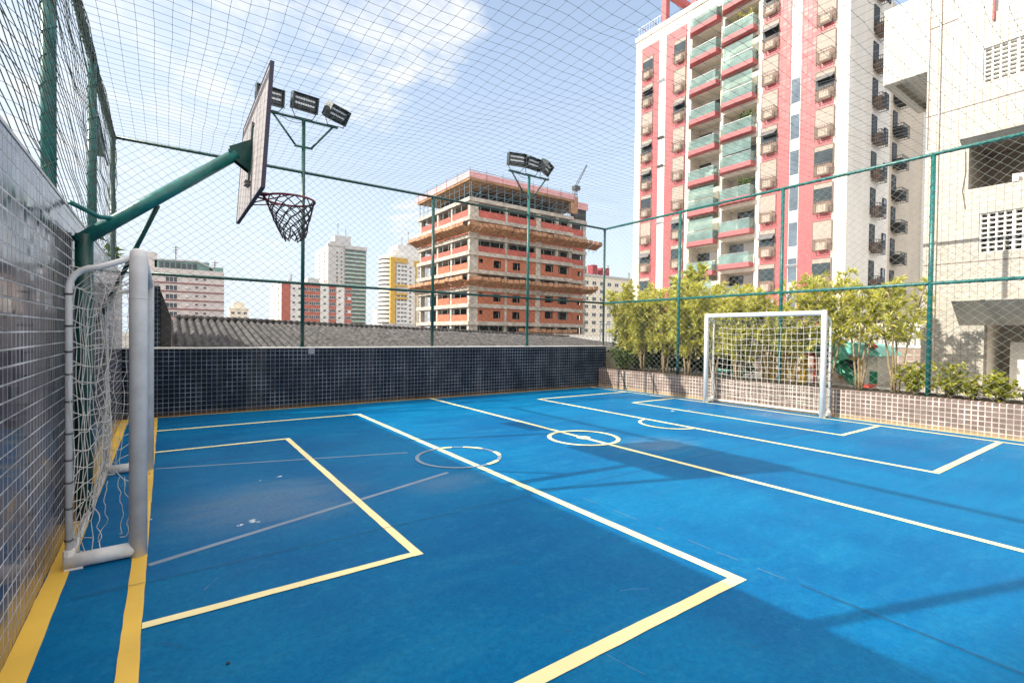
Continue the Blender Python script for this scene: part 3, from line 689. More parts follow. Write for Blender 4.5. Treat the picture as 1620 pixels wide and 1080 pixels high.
# ------------------------------------------------------------------ goals
def goal(label, x_, sx, y0, y1, depth, H, mp, mg, wob, seed, group, torn):
    """sx: direction from the posts to the back of the goal; y0 near post, y1 far post"""
    t = thing('soccer_goal', label, 'goal', (x_, (y0+y1)/2, 0), group)
    R = .05; xb = x_+sx*depth
    for y_ in (y0, y1):
        pts = [(x_, y_, .0), (x_, y_, H-.06), (x_, y_, H-.015), (x_, y_, H)]
        MB().tube(pts, [R, R, R*.86, R*.5], 20).build('post', mp, t, smooth=True)
        g = MB(); g.tube([(x_, y_, .05), (xb, y_, .045)], R*.92, 14); g.build('ground_bar', mp, t, smooth=True)
        a = [(x_+sx*.03, y_, H-.06), (xb-sx*.16, y_, H-.14)]
        for i in range(1, 6):
            q = i/5*PI/2; a.append((xb-sx*.16+sx*.14*math.sin(q), y_, H-.28+.14*math.cos(q)))
        a += [(xb-sx*.02, y_, .06)]
        MB().tube(a, .019, 10).build('back_stay', mp, t, smooth=True)
    MB().tube([(x_, y0+.045, H-.055), (x_, y1-.045, H-.055)], .048, 18).build('crossbar', mp, t, smooth=True)
    MB().tube([(xb-sx*.02, y0, .05), (xb-sx*.02, y1, .05)], .018, 10).build('back_bar', mp, t, smooth=True)
    tie = MB(); sm_ = MB()
    for y_ in (y0, y1):
        z_ = .18
        while z_ < H-.3:
            tie = MB()
            for k in range(2): tie.tube([(xb-sx*.02+.0215*math.cos(a), y_+.0215*math.sin(a), z_+.006*k+.004*math.sin(a)) for a in [2*PI*i/10 for i in range(10)]], .0028, 4, closed=True)
            tie.build('net_tie', 'steel_dark', t); z_ += .17+.03*math.sin(z_*9)
        sm_ = MB(); sm_.tube([(x_+.0503*math.cos(a), y_+.0503*math.sin(a), 1.70) for a in [2*PI*i/24 for i in range(24)]], .0012, 4, closed=True); sm_.build('post_seam', 'steel', t)

    for y_ in (y0, y1):
        c = MB(); c.box(min(xb, xb-sx*.09), max(xb, xb-sx*.09), y_-.035, y_+.035, .0, .012); c.tube([(xb-sx*.02, y_, .03), (xb-sx*.02, y_, .12)], .03, 8); c.build('foot', 'white', t)
    # net hung from the crossbar over the stays and down to the back bar
    prof = [(x_+sx*.02, H-.09), (x_+sx*depth*.35, H-.16), (xb-sx*.15, H-.17), (xb-sx*.05, H-.26), (xb-sx*.03, H-.5), (xb-sx*.04, .9), (xb-sx*.05, .45), (xb-sx*.03, .08)]
    cum = [0]
    for i in range(1, len(prof)): cum.append(cum[-1]+math.dist(prof[i-1], prof[i]))
    def P(u_, v_):
        s_ = v_*cum[-1]
        for i in range(1, len(prof)):
            if s_ <= cum[i] or i == len(prof)-1:
                k = (s_-cum[i-1])/(cum[i]-cum[i-1]); return (prof[i-1][0]+(prof[i][0]-prof[i-1][0])*k, y0+(y1-y0)*u_, prof[i-1][1]+(prof[i][1]-prof[i-1][1])*k)
    d = .115; nu, nv = int((y1-y0)/d), int(cum[-1]/d)
    G = np.array([[P(i/nu, j/nv) for j in range(nv+1)] for i in range(nu+1)])
    ii, jj = np.meshgrid(np.arange(nu+1)/nu, np.arange(nv+1)/nv, indexing='ij'); belly = np.sin(PI*ii)*np.sin(PI*np.clip(jj*1.0, 0, 1))
    G[..., 0] += -sx*belly*wob*2.0*(.6+.4*np.sin(ii*9+jj*5))+sweep_noise(ii.shape, wob*.25, seed, 2)
    G[..., 1] += sweep_noise(ii.shape, wob*.32, seed+1, 2); G[..., 2] += -belly*wob*1.2+sweep_noise(ii.shape, wob*.30, seed+2, 2)*(jj < .97)
    G[..., 2] = np.maximum(G[..., 2], .03)
    lim = (xb-.005) if sx > 0 else (xb+.005)
    G[..., 0] = np.minimum(G[..., 0], lim) if sx > 0 else np.maximum(G[..., 0], lim)
    LL = [G[i] for i in range(nu+1)]+[G[:, j] for j in range(nv+1)]
    # side curtains, hanging loose between the stay and the post
    for (y_, sg, full) in ((y0, 1, torn), (y1, -1, 1.)):
        m1, m2 = max(3, int(depth*full/.085)), int((H-.2)/.11)
        S = np.zeros((m1+1, m2+1, 3))
        for i in range(m1+1):
            for j in range(m2+1):
                q = i/m1; z = (H-.14)-(H-.22)*j/m2
                wdt = depth*full*(1-.55*(j/m2)**1.2*(1 if torn < 1 else 0))
                S[i, j] = (xb-sx*.02-sx*q*wdt, y_+sg*(.02+.07*math.sin(PI*q)*(.4+j/m2)), z-.04*math.sin(PI*q))
        S += np.stack([sweep_noise(S.shape[:2], wob*.3, seed+7+k+sg, 1) for k in range(3)], -1)
        S[0, :, 0] = xb-sx*.02; S[..., 2] = np.maximum(S[..., 2], .03)
        LL += [S[i] for i in range(m1+1)]+[S[:, j] for j in range(m2+1)]
    if torn < 1:
        rs = random.Random(seed)
        for k in range(5):                                           # loose ends trailing to the floor
            p = Vector((x_+sx*rs.uniform(.05, .28), y0+.1+rs.uniform(0, .6), .45)); q = []; dv_ = Vector((0, 0, -1))
            for i in range(26):
                q.append(tuple(p)); dv_ = (dv_*.82+Vector((rs.gauss(0, .3), rs.gauss(0, .3), -.22))).normalized(); p = p+dv_*.022; p.z = max(p.z, .02)
            LL.append(np.array(q))
        LL.append(np.array([(x_+sx*.10, y1-.35, 1.5-.14*i) if i < 10 else (x_+sx*(.10-.01*i), y1-.35-.06*(i-9), .08) for i in range(14)])+np.random.default_rng(2).normal(size=(14, 3))*.012)
    v, fc = strands(LL, .0030 if torn < 1 else .0040, 4)
    np_mesh('net', v, fc, 'goal_net', t)
    return t
goal('weathered white goal with slack torn net against the left wall', -.14, -1, 4.08, 6.53, .365, 2.03, 'grey_paint', 'net', .045, 40, 'five-a-side goals', .62)
goal('sunlit white goal in front of the planter on the right', 10.12, 1, 4.17, 6.62, .30, 2.03, 'white_paint', 'net', .03, 60, 'five-a-side goals', 1.)
# pebble
mb = MB(); pts = []
bmv = []
for i in range(7):
    a = PI*i/6
    for j in range(10):
        b = 2*PI*j/10; R = .0065*(1+.18*math.sin(3*b+i)); bmv.append((.237+R*math.sin(a)*math.cos(b)*1.3, 2.519+R*math.sin(a)*math.sin(b), .0055+R*.8*math.cos(a)))
mb.add(bmv, [(i*10+j, (i+1)*10+j, (i+1)*10+(j+1) % 10, i*10+(j+1) % 10) for i in range(6) for j in range(10)])
tag(mb.build('pebble', 'lead', org=(.237, 2.519, 0), smooth=True), 'tiny dark pebble lying on the shaded blue floor', 'pebble')

# ------------------------------------------------------------------ plants
def stem_tree(label, x_, y_, z0, H, spread, seed, nst=5, tips=60, name='leafy_tree', key='leaf_y', llen=.125, lw=.030, per=22, lo=.25, bark='bark', group=None, cat='tree', fill=1.):
    rng = np.random.default_rng(seed); rs = random.Random(seed)
    t = thing(name, label, cat, (x_, y_, z0), group)
    tr = MB(); cen = []; dr = []
    for k in range(nst):
        a = 2*PI*k/nst+rs.uniform(-.4, .4); lean = spread*rs.uniform(.25, .95); h = H*rs.uniform(.72, 1.0)
        p0 = Vector((x_+.05*math.cos(a), y_+.05*math.sin(a), z0-.03)); pts = []; R = []
        for i in range(8):
            q = i/7; pts.append(p0+Vector((math.cos(a)*lean*q**1.4+rs.uniform(-.02, .02), math.sin(a)*lean*q**1.4+rs.uniform(-.02, .02), h*q))); R.append(.022*(1-.75*q)+.003)
        tr.tube(pts, R, 6)
        nb = int(tips/nst)
        for b_ in range(nb):
            q = lo+(1-lo)*rs.random()**.8; i = min(6, int(q*7)); base = pts[i].lerp(pts[i+1], q*7-i)
            aa = rs.uniform(0, 2*PI); Lb = spread*rs.uniform(.15, .62)*(1.15-.5*q); el = rs.uniform(-.05, .9)
            tip = base+Vector((math.cos(aa)*Lb*math.cos(el), math.sin(aa)*Lb*math.cos(el), Lb*math.sin(el)+.05))
            if b_ % 4 == 0: tr.tube([base, base.lerp(tip, .5)+Vector((0, 0, .02)), tip], [.008, .006, .004], 4)
            d = (tip-base).normalized(); d.z = d.z*.5+.45
            cen.append(tuple(tip)); dr.append(tuple(d.normalized()))
            if rs.random() < .55*fill: cen.append(tuple(base.lerp(tip, .55)+Vector((rs.uniform(-.06, .06),)*3))); dr.append(tuple(d))
        cen.append(tuple(pts[-1])); dr.append((0, 0, 1))
    tr.build('trunk', bark, t, smooth=True)
    v, fc = leaves(cen, dr, llen, lw, rng, per, .62)
    np_mesh('crown', v, fc, key, t)
    return t
G1 = 'yellow-green trees in the planter'
TREES = [  # x, y, height, spread, stems, tips, label
 (11.45, 10.15, 2.45, .62, 5, 120, 'yellow-green tree at the back corner of the fence, overhanging the dark wall'),
 (11.30, 9.45, 2.40, .60, 5, 130, 'bushy yellow-green tree between the corner shrub and next fence post'),
 (11.40, 8.72, 2.40, .60, 6, 135, 'bushy yellow-green tree with pale stems left of the first side post'),
 (11.30, 7.95, 2.35, .58, 6, 135, 'bushy yellow-green tree directly behind the first side fence post'),
 (11.40, 7.25, 2.45, .60, 5, 130, 'yellow-green tree rising just left of the sunlit goal'),
 (11.30, 6.55, 2.30, .58, 6, 125, 'yellow-green tree seen through the left of the sunlit goal'),
 (11.45, 5.95, 2.15, .55, 5, 105, 'yellow-green tree behind the middle of the sunlit goal'),
 (11.35, 5.30, 2.05, .52, 5, 85, 'thin yellow-green tree behind the fence post inside the goal'),
 (11.40, 4.62, 2.45, .50, 5, 85, 'tall yellow-green tree behind the right post of the sunlit goal'),
 (11.35, 4.02, 2.05, .50, 4, 60, 'sparse yellow-green tree in front of the plastic playhouse'),
 (11.35, 3.42, 2.10, .52, 4, 60, 'leaning sparse yellow-green tree before the white balustrade'),
]
for i, (x_, y_, H, sp, ns, tp, lab) in enumerate(TREES):
    stem_tree(lab, x_, y_, .49, H, sp, 100+i, ns, int(tp*(2.2 if y_ > 6.2 else (1.85 if y_ > 4.3 else 1.45))), group=G1, lo=.24 if y_ > 6.2 else (.32 if y_ > 4.9 else .44))
def bush(label, x_, y_, z0, R, H, seed, n, key='leaf_g', llen=.075, lw=.042, per=7, name='shrub', group=None):
    rng = np.random.default_rng(seed); rs = random.Random(seed)
    t = thing(name, label, 'shrub', (x_, y_, z0), group); tr = MB(); cen = []; dr = []
    for k in range(n):
        a = rs.uniform(0, 2*PI); q = rs.random()**.6; el = rs.uniform(.15, 1.45)
        lump = .75+.35*math.sin(a*3+seed)+.15*rs.uniform(-1, 1)
        p = Vector((x_+R*lump*q*math.cos(a)*math.cos(el*.7), y_+R*lump*q*math.sin(a)*math.cos(el*.7), z0+.06+H*q*math.sin(el)*(.8+.3*rs.random())))
        cen.append(tuple(p)); dd = Vector((p.x-x_, p.y-y_, (p.z-z0)*.7+.15)).normalized(); dr.append(tuple(dd))
        if k % 6 == 0:
            m_ = Vector((x_, y_, z0)).lerp(p, .5)+Vector((rs.uniform(-.03, .03), rs.uniform(-.03, .03), .02)); tr.tube([(x_+rs.uniform(-.05, .05), y_+rs.uniform(-.05, .05), z0-.02), m_, p], [.009, .007, .003], 5)
    tr.build('stems', 'bark_dark', t)
    v, fc = leaves(cen, dr, llen, lw, rng, per, .8, .2)
    np_mesh('foliage', v, fc, key, t)
bush('dense dark green shrub in the planter corner by the back wall', 11.05, 9.95, .49, .45, .62, 1, 190, 'leaf_g', .085, .05)
bush('taller dark shrub under the trees beside the back wall corner', 11.55, 9.75, .49, .35, .95, 2, 160, 'leaf_g', .085, .05)
G2 = 'low shrubs along the planter'
bush('low lime green shrub left of the rightmost fence post in view', 11.15, 3.08, .49, .32, .55, 3, 120, 'leaf_l', group=G2)
bush('sprawling green shrub just right of the rightmost fence post in view', 11.15, 2.58, .49, .32, .52, 4, 120, 'leaf_l', group=G2)
bush('airy green shrub before the sunlit cream wall', 11.10, 2.28, .49, .26, .42, 5, 60, 'leaf_l', group=G2)
bush('compact yellowish shrub in front of the shaded doorway edge', 11.05, 1.93, .49, .26, .42, 6, 110, 'leaf_l', group=G2)
bush('shrub cut off by the right edge beside a small black spotlight', 11.05, 1.48, .49, .24, .42, 7, 80, 'leaf_l', group=G2)
t_ = thing('garden_spotlight', 'small black spotlight on a spike at the right planter edge', 'spotlight', (10.9, 1.62, .5))
MB().tube([(10.9, 1.62, .48), (10.9, 1.62, .58)], .008, 6).build('spike', 'cage_black', t_); MB().tube([(10.93, 1.62, .58), (10.86, 1.62, .66)], [.028, .04], 10).build('lamp_head', 'cage_black', t_, smooth=True)
# broad-leaved tree poking out above the hedge
stem_tree('tall broad-leaved green tree poking above the yellow-green hedge', 13.6, 9.6, .44, 3.2, .75, 77, 4, 46, 'broadleaf_tree', 'leaf_l', .30, .15, 7, .6, 'bark_dark')
stem_tree('pale tree outside the left wall glimpsed through the mesh', -3.6, 29, -9, 14.8, 2.4, 78, 5, 150, 'street_tree', 'leaf_g', .55, .30, 9, .5, 'bark_dark')
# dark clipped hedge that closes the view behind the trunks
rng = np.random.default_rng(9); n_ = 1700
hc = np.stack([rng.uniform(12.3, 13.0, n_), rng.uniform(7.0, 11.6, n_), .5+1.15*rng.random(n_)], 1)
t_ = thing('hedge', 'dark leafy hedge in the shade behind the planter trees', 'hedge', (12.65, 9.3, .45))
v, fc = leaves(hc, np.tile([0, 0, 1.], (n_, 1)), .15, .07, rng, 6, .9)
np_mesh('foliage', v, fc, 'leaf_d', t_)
mb = MB()
for k in range(12): mb.tube([(12.65, 7.2+.36*k, .44), (12.6+.1*math.sin(k), 7.2+.36*k, 1.4)], .018, 5)
mb.build('stems', 'bark_dark', t_)
t_ = thing('railing', 'dark vertical bar railing behind trees at the back corner', 'fence', (14, 12.6, .45))
mb = MB()
for k in range(16): mb.box(13.99, 14.015, 11.4+.16*k, 11.43+.16*k, .44, 1.95)
mb.build('bars', 'steel', t_); MB().tube([(14, 11.35, 1.97), (14, 13.9, 1.97)], .025, 6).build('handrail', 'steel', t_)

# ------------------------------------------------------------------ playground
t_ = thing('plastic_slide', 'green plastic tube slide with yellow block climbing side', 'slide', (12.2, 5.3, .44))
a = [(12.35, 5.20, 1.28), (12.25, 5.02, 1.18), (12.2, 4.85, 1.0), (12.15, 4.65, .80), (12.1, 4.45, .63), (12.05, 4.25, .56)]
def chute(b, pts, w, hgt):
    n = 9; vs = []
    for (x, y, z) in pts:
        for thick in (0, 1):
            for j in range(n):
                q = PI*j/(n-1); R = w-(.03 if thick else 0); vs.append((x-math.cos(q)*R, y+.0, z+hgt-math.sin(q)*(hgt-(.03 if thick else 0))))
    fs = []
    for i in range(len(pts)-1):
        A, B = i*2*n, (i+1)*2*n
        for j in range(n-1): fs += [(A+j, A+j+1, B+j+1, B+j), (A+n+j+1, A+n+j, B+n+j, B+n+j+1)]
        fs += [(A, B, B+n, A+n), (A+n-1, A+2*n-1, B+2*n-1, B+n-1)]
    for A in (0, (len(pts)-1)*2*n):
        for j in range(n-1): fs.append((A+j, A+n+j, A+n+j+1, A+j+1))
    b.add(vs, fs)
cb = MB(); chute(cb, [(x, y, z-.12) for x, y, z in a], .22, .26); cb.build('chute', 'play_green', t_, smooth=True)
MB().tube([(x, y, z+.12) for x, y, z in a[:4]], [.24, .235, .22, .19], 14, False).build('tunnel', 'play_green', t_, smooth=True)
MB().obox((12.03, 4.13, .50), (.2, 0, 0), (0, .12, -.02), (0, 0, .04)).build('landing_lip', 'play_red', t_)
cw = MB(); wall_holes(cw, 0, 12.14, 12.30, 5.40, 6.30, .45, 1.08, [(y0_, y0_+.13, z0_, z0_+.11) for y0_ in (5.5, 5.75, 6.0) for z0_ in (.53, .72, .91)]); cw.build('climbing_wall', 'play_yellow', t_)
MB().box(12.30, 12.95, 5.2, 6.25, 1.08, 1.16).build('platform', 'play_red', t_)
for (x_, y_) in ((12.34, 5.25), (12.9, 5.25), (12.34, 6.2), (12.9, 6.2)): MB().tube([(x_, y_, .44), (x_, y_, 1.95)], .045, 10).build('corner_post', 'play_yellow' if y_ > 6 else 'play_red', t_, smooth=True)
MB().extrude([(12.28, 5.05, 1.58), (12.28, 5.40, 1.80), (12.28, 6.05, 1.80), (12.28, 6.4, 1.58), (12.28, 6.4, 1.50), (12.28, 5.05, 1.50)], (.7, 0, 0)).build('canopy', 'play_blue', t_)
MB().box(12.32, 12.36, 5.3, 6.15, 1.16, 1.44).build('side_panel', 'play_green', t_)
t_ = thing('plastic_playhouse', 'small white plastic playhouse with teal roof and yellow window', 'playhouse', (13.4, 4.9, .44))
cw = MB(); wall_holes(cw, 0, 13.15, 13.21, 4.30, 5.50, .44, 1.16, [(4.66, 4.98, .66, 1.0), (4.33, 4.42, .5, .75)]); cw.box(13.21, 14.1, 4.30, 4.36, .44, 1.16); cw.box(13.21, 14.1, 5.44, 5.50, .44, 1.16); cw.box(14.04, 14.1, 4.36, 5.44, .44, 1.16); cw.build('walls', 'play_white', t_)
cw = MB(); cw.extrude([(13.02, 4.16, 1.12), (13.02, 5.64, 1.12), (13.02, 5.40, 1.34), (13.02, 5.0, 1.42), (13.02, 4.80, 1.42), (13.02, 4.40, 1.34)], (1.25, 0, 0)); cw.build('roof', 'play_teal', t_)
cw = MB()
for b_ in ((4.62, 4.66, .62, 1.04), (4.98, 5.02, .62, 1.04), (4.66, 4.98, 1.0, 1.04)): cw.box(13.11, 13.17, *b_)
wf = cw.build('window_frame', 'play_yellow', t_); MB().box(13.08, 13.17, 4.58, 5.06, .56, .62).build('window_box', 'play_orange', t_)
MB().box(13.12, 13.16, 4.30, 4.44, .47, .76).build('shutter', 'play_green', t_)
MB().box(13.6, 13.62, 4.4, 5.4, .5, 1.1).build('inner_panel', 'interior', t_)
MB().tube([(13.0, 4.45, 1.34), (13.0, 4.35, 1.36), (13.0, 4.28, 1.30)], .05, 8).build('roof_ornament', 'play_red', t_, smooth=True)
t_ = thing('play_table', 'low teal plastic table seen through the sunlit goal net', 'table', (12.2, 7.3, .44))
MB().prism([(12.0, 7.05), (12.0, 7.55), (12.3, 7.7), (12.55, 7.55), (12.55, 7.05), (12.3, 6.9)], .60, .645).build('tabletop', 'play_teal', t_)
for q in ((12.1, 7.1), (12.1, 7.5), (12.45, 7.1), (12.45, 7.5)): MB().tube([(*q, .44), (*q, .60)], .03, 8).build('leg', 'play_teal', t_)
t_ = thing('balustrade', 'white slatted balustrade on brown tile base beyond the trees', 'fence', (15, 6, .44))
MB().box(15.0, 15.2, 3.95, 9.8, .44, 1.29).build('base_wall', 'tile_far', t_)
MB().box(14.97, 15.23, 3.94, 9.8, 1.291, 1.35).build('bottom_rail', 'white', t_); MB().box(14.99, 15.2, 3.94, 9.8, 1.82, 1.90).build('top_rail', 'white', t_)
for k in range(52): MB().box(15.04, 15.15, 3.96+k*.112, 4.02+k*.112, 1.351, 1.819).build('baluster', 'white', t_)

# ------------------------------------------------------------------ cream building on the right
XW, YW = 12.5, 3.36
t_ = thing('cream_building', 'cream tiled building with breeze-block screens at the right edge', 'building', (XW, 1, .44))
holes = [(-1.2, 2.53, 6.30, 6.94), (-1.2, 2.53, 3.14, 3.87), (-1.2, 2.70, 4.36, 5.27), (-1.2, 2.42, .44, 2.2), (-1.0, 2.40, 7.55, 8.6)]
cw = MB(); wall_holes(cw, 0, XW, XW+.22, -4, YW, .44, 10.5, holes); cw.box(XW+.22, XW+6, YW-.22, YW, .44, 10.5); cw.box(XW+5.8, XW+6, -4, YW-.22, .44, 10.5); cw.box(XW+.22, XW+5.8, -4, YW-.22, 10.4, 10.5)
cw.build('wall', 'cream_tile', t_)
MB().box(XW+.222, XW+1.9, -4, 2.95, .441, .46).box(XW+.222, XW+1.9, -4, 2.9, 2.22, 2.34).box(XW+1.7, XW+1.9, -4, 2.9, .47, 2.215).box(XW+.225, XW+1.7, 2.45, 2.6, .47, 2.215).build('entrance_recess', 'tower_cream', t_)
MB().box(XW+.9, XW+1.0, -4, 2.22, .47, 1.47).build('low_partition', 'white', t_)
MB().box(XW+.24, XW+1.5, -4, 2.75, 4.2, 4.34).box(XW+1.4, XW+1.5, -4, 2.75, 4.345, 5.3).box(XW+.24, XW+1.39, 2.71, 2.8, 4.345, 5.3).box(XW+.24, XW+1.5, -4, 2.8, 5.31, 5.4).build('terrace_recess', 'interior', t_)
MB().box(XW-.02, XW+.05, 2.02, 2.10, 4.36, 4.50).box(XW+.1, XW+.16, -1.1, 2.05, 4.361, 4.52).build('terrace_sill', 'tower_cream', t_)
# canopy over the entrance and sunshade over the terrace: wedges with depth
MB().extrude([(XW-.001, 2.78, 2.24), (XW-.55, 2.78, 2.235), (XW-.55, 2.78, 2.215), (XW-.001, 2.78, 1.78)], (0, -4.5, 0)).build('canopy', 'concrete', t_)
MB().extrude([(XW-.001, 2.80, 5.33), (XW-.20, 2.80, 5.33), (XW-.20, 2.80, 5.29), (XW-.001, 2.80, 5.18)], (0, -4.5, 0)).build('sunshade', 'concrete', t_)
def screen(z0, z1, rows):
    c = MB(); pz = (z1-z0)/rows
    c.box(XW+.14, XW+.155, -1.2, 2.53, z0, z1)
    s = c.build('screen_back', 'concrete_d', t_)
    g = MB(); k = 0; y = 2.53
    while y > -1.2:
        wv = .11; g.box(XW+.02, XW+.139, y-.022, y, z0, z1); y -= wv; k += 1
        if k % 4 == 0: y -= .018; g.box(XW+.022, XW+.139, y-.001, y+.018, z0, z1)
    for j in range(rows+1): g.box(XW+.024, XW+.138, -1.2, 2.53, z0+pz*j-.012 if j else z0, min(z1, z0+pz*j+.012))
    g.build('breeze_block_screen', 'white', t_)
screen(6.30, 6.94, 8); screen(3.14, 3.87, 8)
MB().box(XW+.3, XW+.32, -1, 2.4, 7.55, 8.6).build('upper_glass', 'glass_dark', t_); MB().box(XW+.05, XW+.12, 1.9, 2.40, 7.55, 8.6).build('upper_blind', 'far_white', t_)
c = MB(); c.tube([(XW-.03, 2.40, 9.5), (XW-.03, 2.40, 7.4)], .02, 6); c.build('downpipe', 'rose', t_)
c = MB(); c.tube([(XW-.025, 3.16, 9.5), (XW-.025, 3.16, .5)], .016, 6); c.build('conduit', 'ac', t_)
c = MB(); c.tube([(XW-.012, 2.75, 5.1), (XW-.012, 2.74, 4.7), (XW-.012, 2.78, 4.35), (XW-.012, 2.73, 4.0)], .007, 5); c.build('cable', 'cage', t_)
c = MB()
for z_ in (2.98, 5.95): c.box(XW-.004, XW-.001, -4, YW-.001, z_, z_+.012)
c.build('storey_joint', 'cage', t_)
c = MB(); c.box(XW-.006, XW-.001, YW-.04, YW-.025, 5.3, 9.5); c.box(XW-.006, XW-.001, 2.9, YW-.041, 7.68, 7.70); c.build('facade_joint', 'cage', t_)
# beam block projecting from the building, with a recessed soffit panel
c = MB(); c.box(XW+.004, XW+.16, YW+.001, 4.11, 6.88, 8.46); c.box(XW+.16, XW+2.2, 3.95, 4.11, 6.88, 8.46); c.box(XW+2.04, XW+2.2, YW+.001, 3.949, 6.88, 8.46); c.box(XW+.161, XW+2.039, YW+.001, 3.949, 7.0, 8.46)
c.build('projecting_beam', 'cream_tile', t_)

# ------------------------------------------------------------------ rose and cream tower
XT, YN, YFa, ZG, ZR = 43., 16.41, 37.5, .44, 34.1
FL = 2.99; WT = [31.77-FL*k for k in range(11)]                 # window tops per storey
t_ = thing('apartment_tower', 'rose and cream apartment tower with teal glass balconies', 'building', (XT, 27, ZG))
bayL, bayR = (27.14, 30.33), (23.57, 26.82)
c = MB(); c.box(XT+1.6, XT+8.6, YN, YFa, ZG, ZR)
for (a0, a1) in ((YN, bayR[0]), (bayR[1], bayL[0]), (bayL[1], YFa)): c.box(XT, XT+1.599, a0, a1, ZG, ZR)
for (a0, a1) in (bayL, bayR):
    c.box(XT+.02, XT+1.599, a0, a1, 32.9, ZR-.01)
    for k in range(11): c.box(XT+.03, XT+1.599, a0, a1, 1.9+FL*k-.42+.0, 1.9+FL*k-.05)
c.box(XT-.10, XT+8.7, YN-.02, YFa+.1, ZR+.001, ZR+.5)
c.build('wall', 'tower_cream', t_)
c = MB()
for (a0, a1) in ((34.30, 36.62), (30.92, 33.40), (20.68, 23.05), (17.42, 19.86)): c.box(XT-.07, XT-.002, a0, a1, ZG, 33.0)
c.build('rose_panel', 'tower_red', t_)
c = MB(); c.box(XT-.04, XT-.003, 33.41, 34.29, ZG, 33.0); c.build('white_strip', 'far_white', t_)
c = MB(); c.box(XT-.03, XT-.003, 19.87, 20.67, ZG, 33.4); c.build('white_strip', 'far_white', t_)
for k in range(11):
    z = WT[k]-1.7
    if k > 2: MB().box(XT-.045, XT-.031, 19.92, 20.62, z, z+2.0).build('strip_glass', 'glass_blue', t_)
rs = random.Random(12)
for k in (1, 3, 4, 6, 8, 9): MB().obox((XT-.16, 33.85 if k != 8 else 20.27, WT[k]-.35), (.16, 0, -.10), (0, .42, 0), (.006, 0, .012)).build('strip_vent', 'awning' if k in (3, 4) else 'glass_sky', t_)
# side face (towards the court) and the wings behind it
c = MB(); c.box(XT+.02, XT+8.55, YN-.06, YN-.002, ZG, ZR-.2); c.build('side_wall', 'tower_side', t_)
c = MB(); c.box(XT+8.6, XT+21, YN+1.1, YFa-4, ZG, ZR-1.2); c.build('wing', 'tower_beige', t_)
c = MB(); c.box(XT+21, XT+30, YN+1.0, YFa-6, ZG, ZR-1.); c.build('rear_wing', 'tower_side', t_)
# proto window facing -X (local origin = top centre of the opening)
def cage(b, w, h, d, y0, z0, n=6):
    for z_ in (z0, z0+h): 
        b.box(-d, 0, y0, y0+.03, z_-.015, z_+.015); b.box(-d, 0, y0+w-.03, y0+w, z_-.015, z_+.015); b.box(-d, -d+.03, y0+.03, y0+w-.03, z_-.015, z_+.015)
    for i in range(n+1): yy = y0+(w-.03)*i/n; b.box(-d+.002, -d+.028, yy+.002, yy+.028, z0+.015, z0+h-.015)
    for i in range(1, 3): 
        xx = -d*i/3
        for yy in (y0+.002, y0+w-.028): b.box(xx-.012, xx+.012, yy, yy+.024, z0+.015, z0+h-.015)
    for i in range(1, 4): zz = z0+h*i/4; b.box(-d+.004, -d+.026, y0+.03, y0+w-.03, zz-.008, zz+.008)
def window_proto(kind, w=1.35):
    b = MB().use('shutter'); h = 1.45
    b.use('cage'); b.box(-.05, 0, -w/2-.05, -w/2, -2.35, .05).box(-.05, 0, w/2, w/2+.05, -2.35, .05).box(-.05, 0, -w/2, w/2, 0, .05)
    if kind == 'shut': b.use('shutter').box(-.03, 0, -w/2, w/2, -h, 0)
    else: b.use('glass_dark').box(-.03, 0, -w/2, w/2, -h, -.35); b.use('shutter').box(-.032, 0, -w/2, w/2, -.349, 0)
    b.use('cage').box(-.02, 0, -w/2, w/2, -2.35, -h-.001)
    o = b.build('window', None, None)
    if kind == 'open':
        MB().obox((-.26, 0, -.62), (.24, 0, .22), (0, w/2-.02, 0), (-.012, 0, .014)).build('awning_sash', 'awning', o, (0,0,0))
    cg = MB(); cage(cg, 1.15, .85, .55, -.62, -2.35); cg.build('cage', 'cage', o, (0,0,0))
    MB().box(-.42, -.03, -.40, .28, -2.32, -1.75).build('air_conditioner', 'ac', o, (0,0,0))
    return o
pw = {k: window_proto(k) for k in ('shut', 'open', 'plain')}
for (yc, w_) in ((35.75, 0), (31.68, 0), (22.40, 0), (18.0, 0)):
    for k in range(10):
        kd = rs.choice(('shut', 'open', 'open', 'plain', 'shut'))
        inst(pw[kd], t_, (XT-.071, yc, WT[k]))
proto_done(*pw.values())
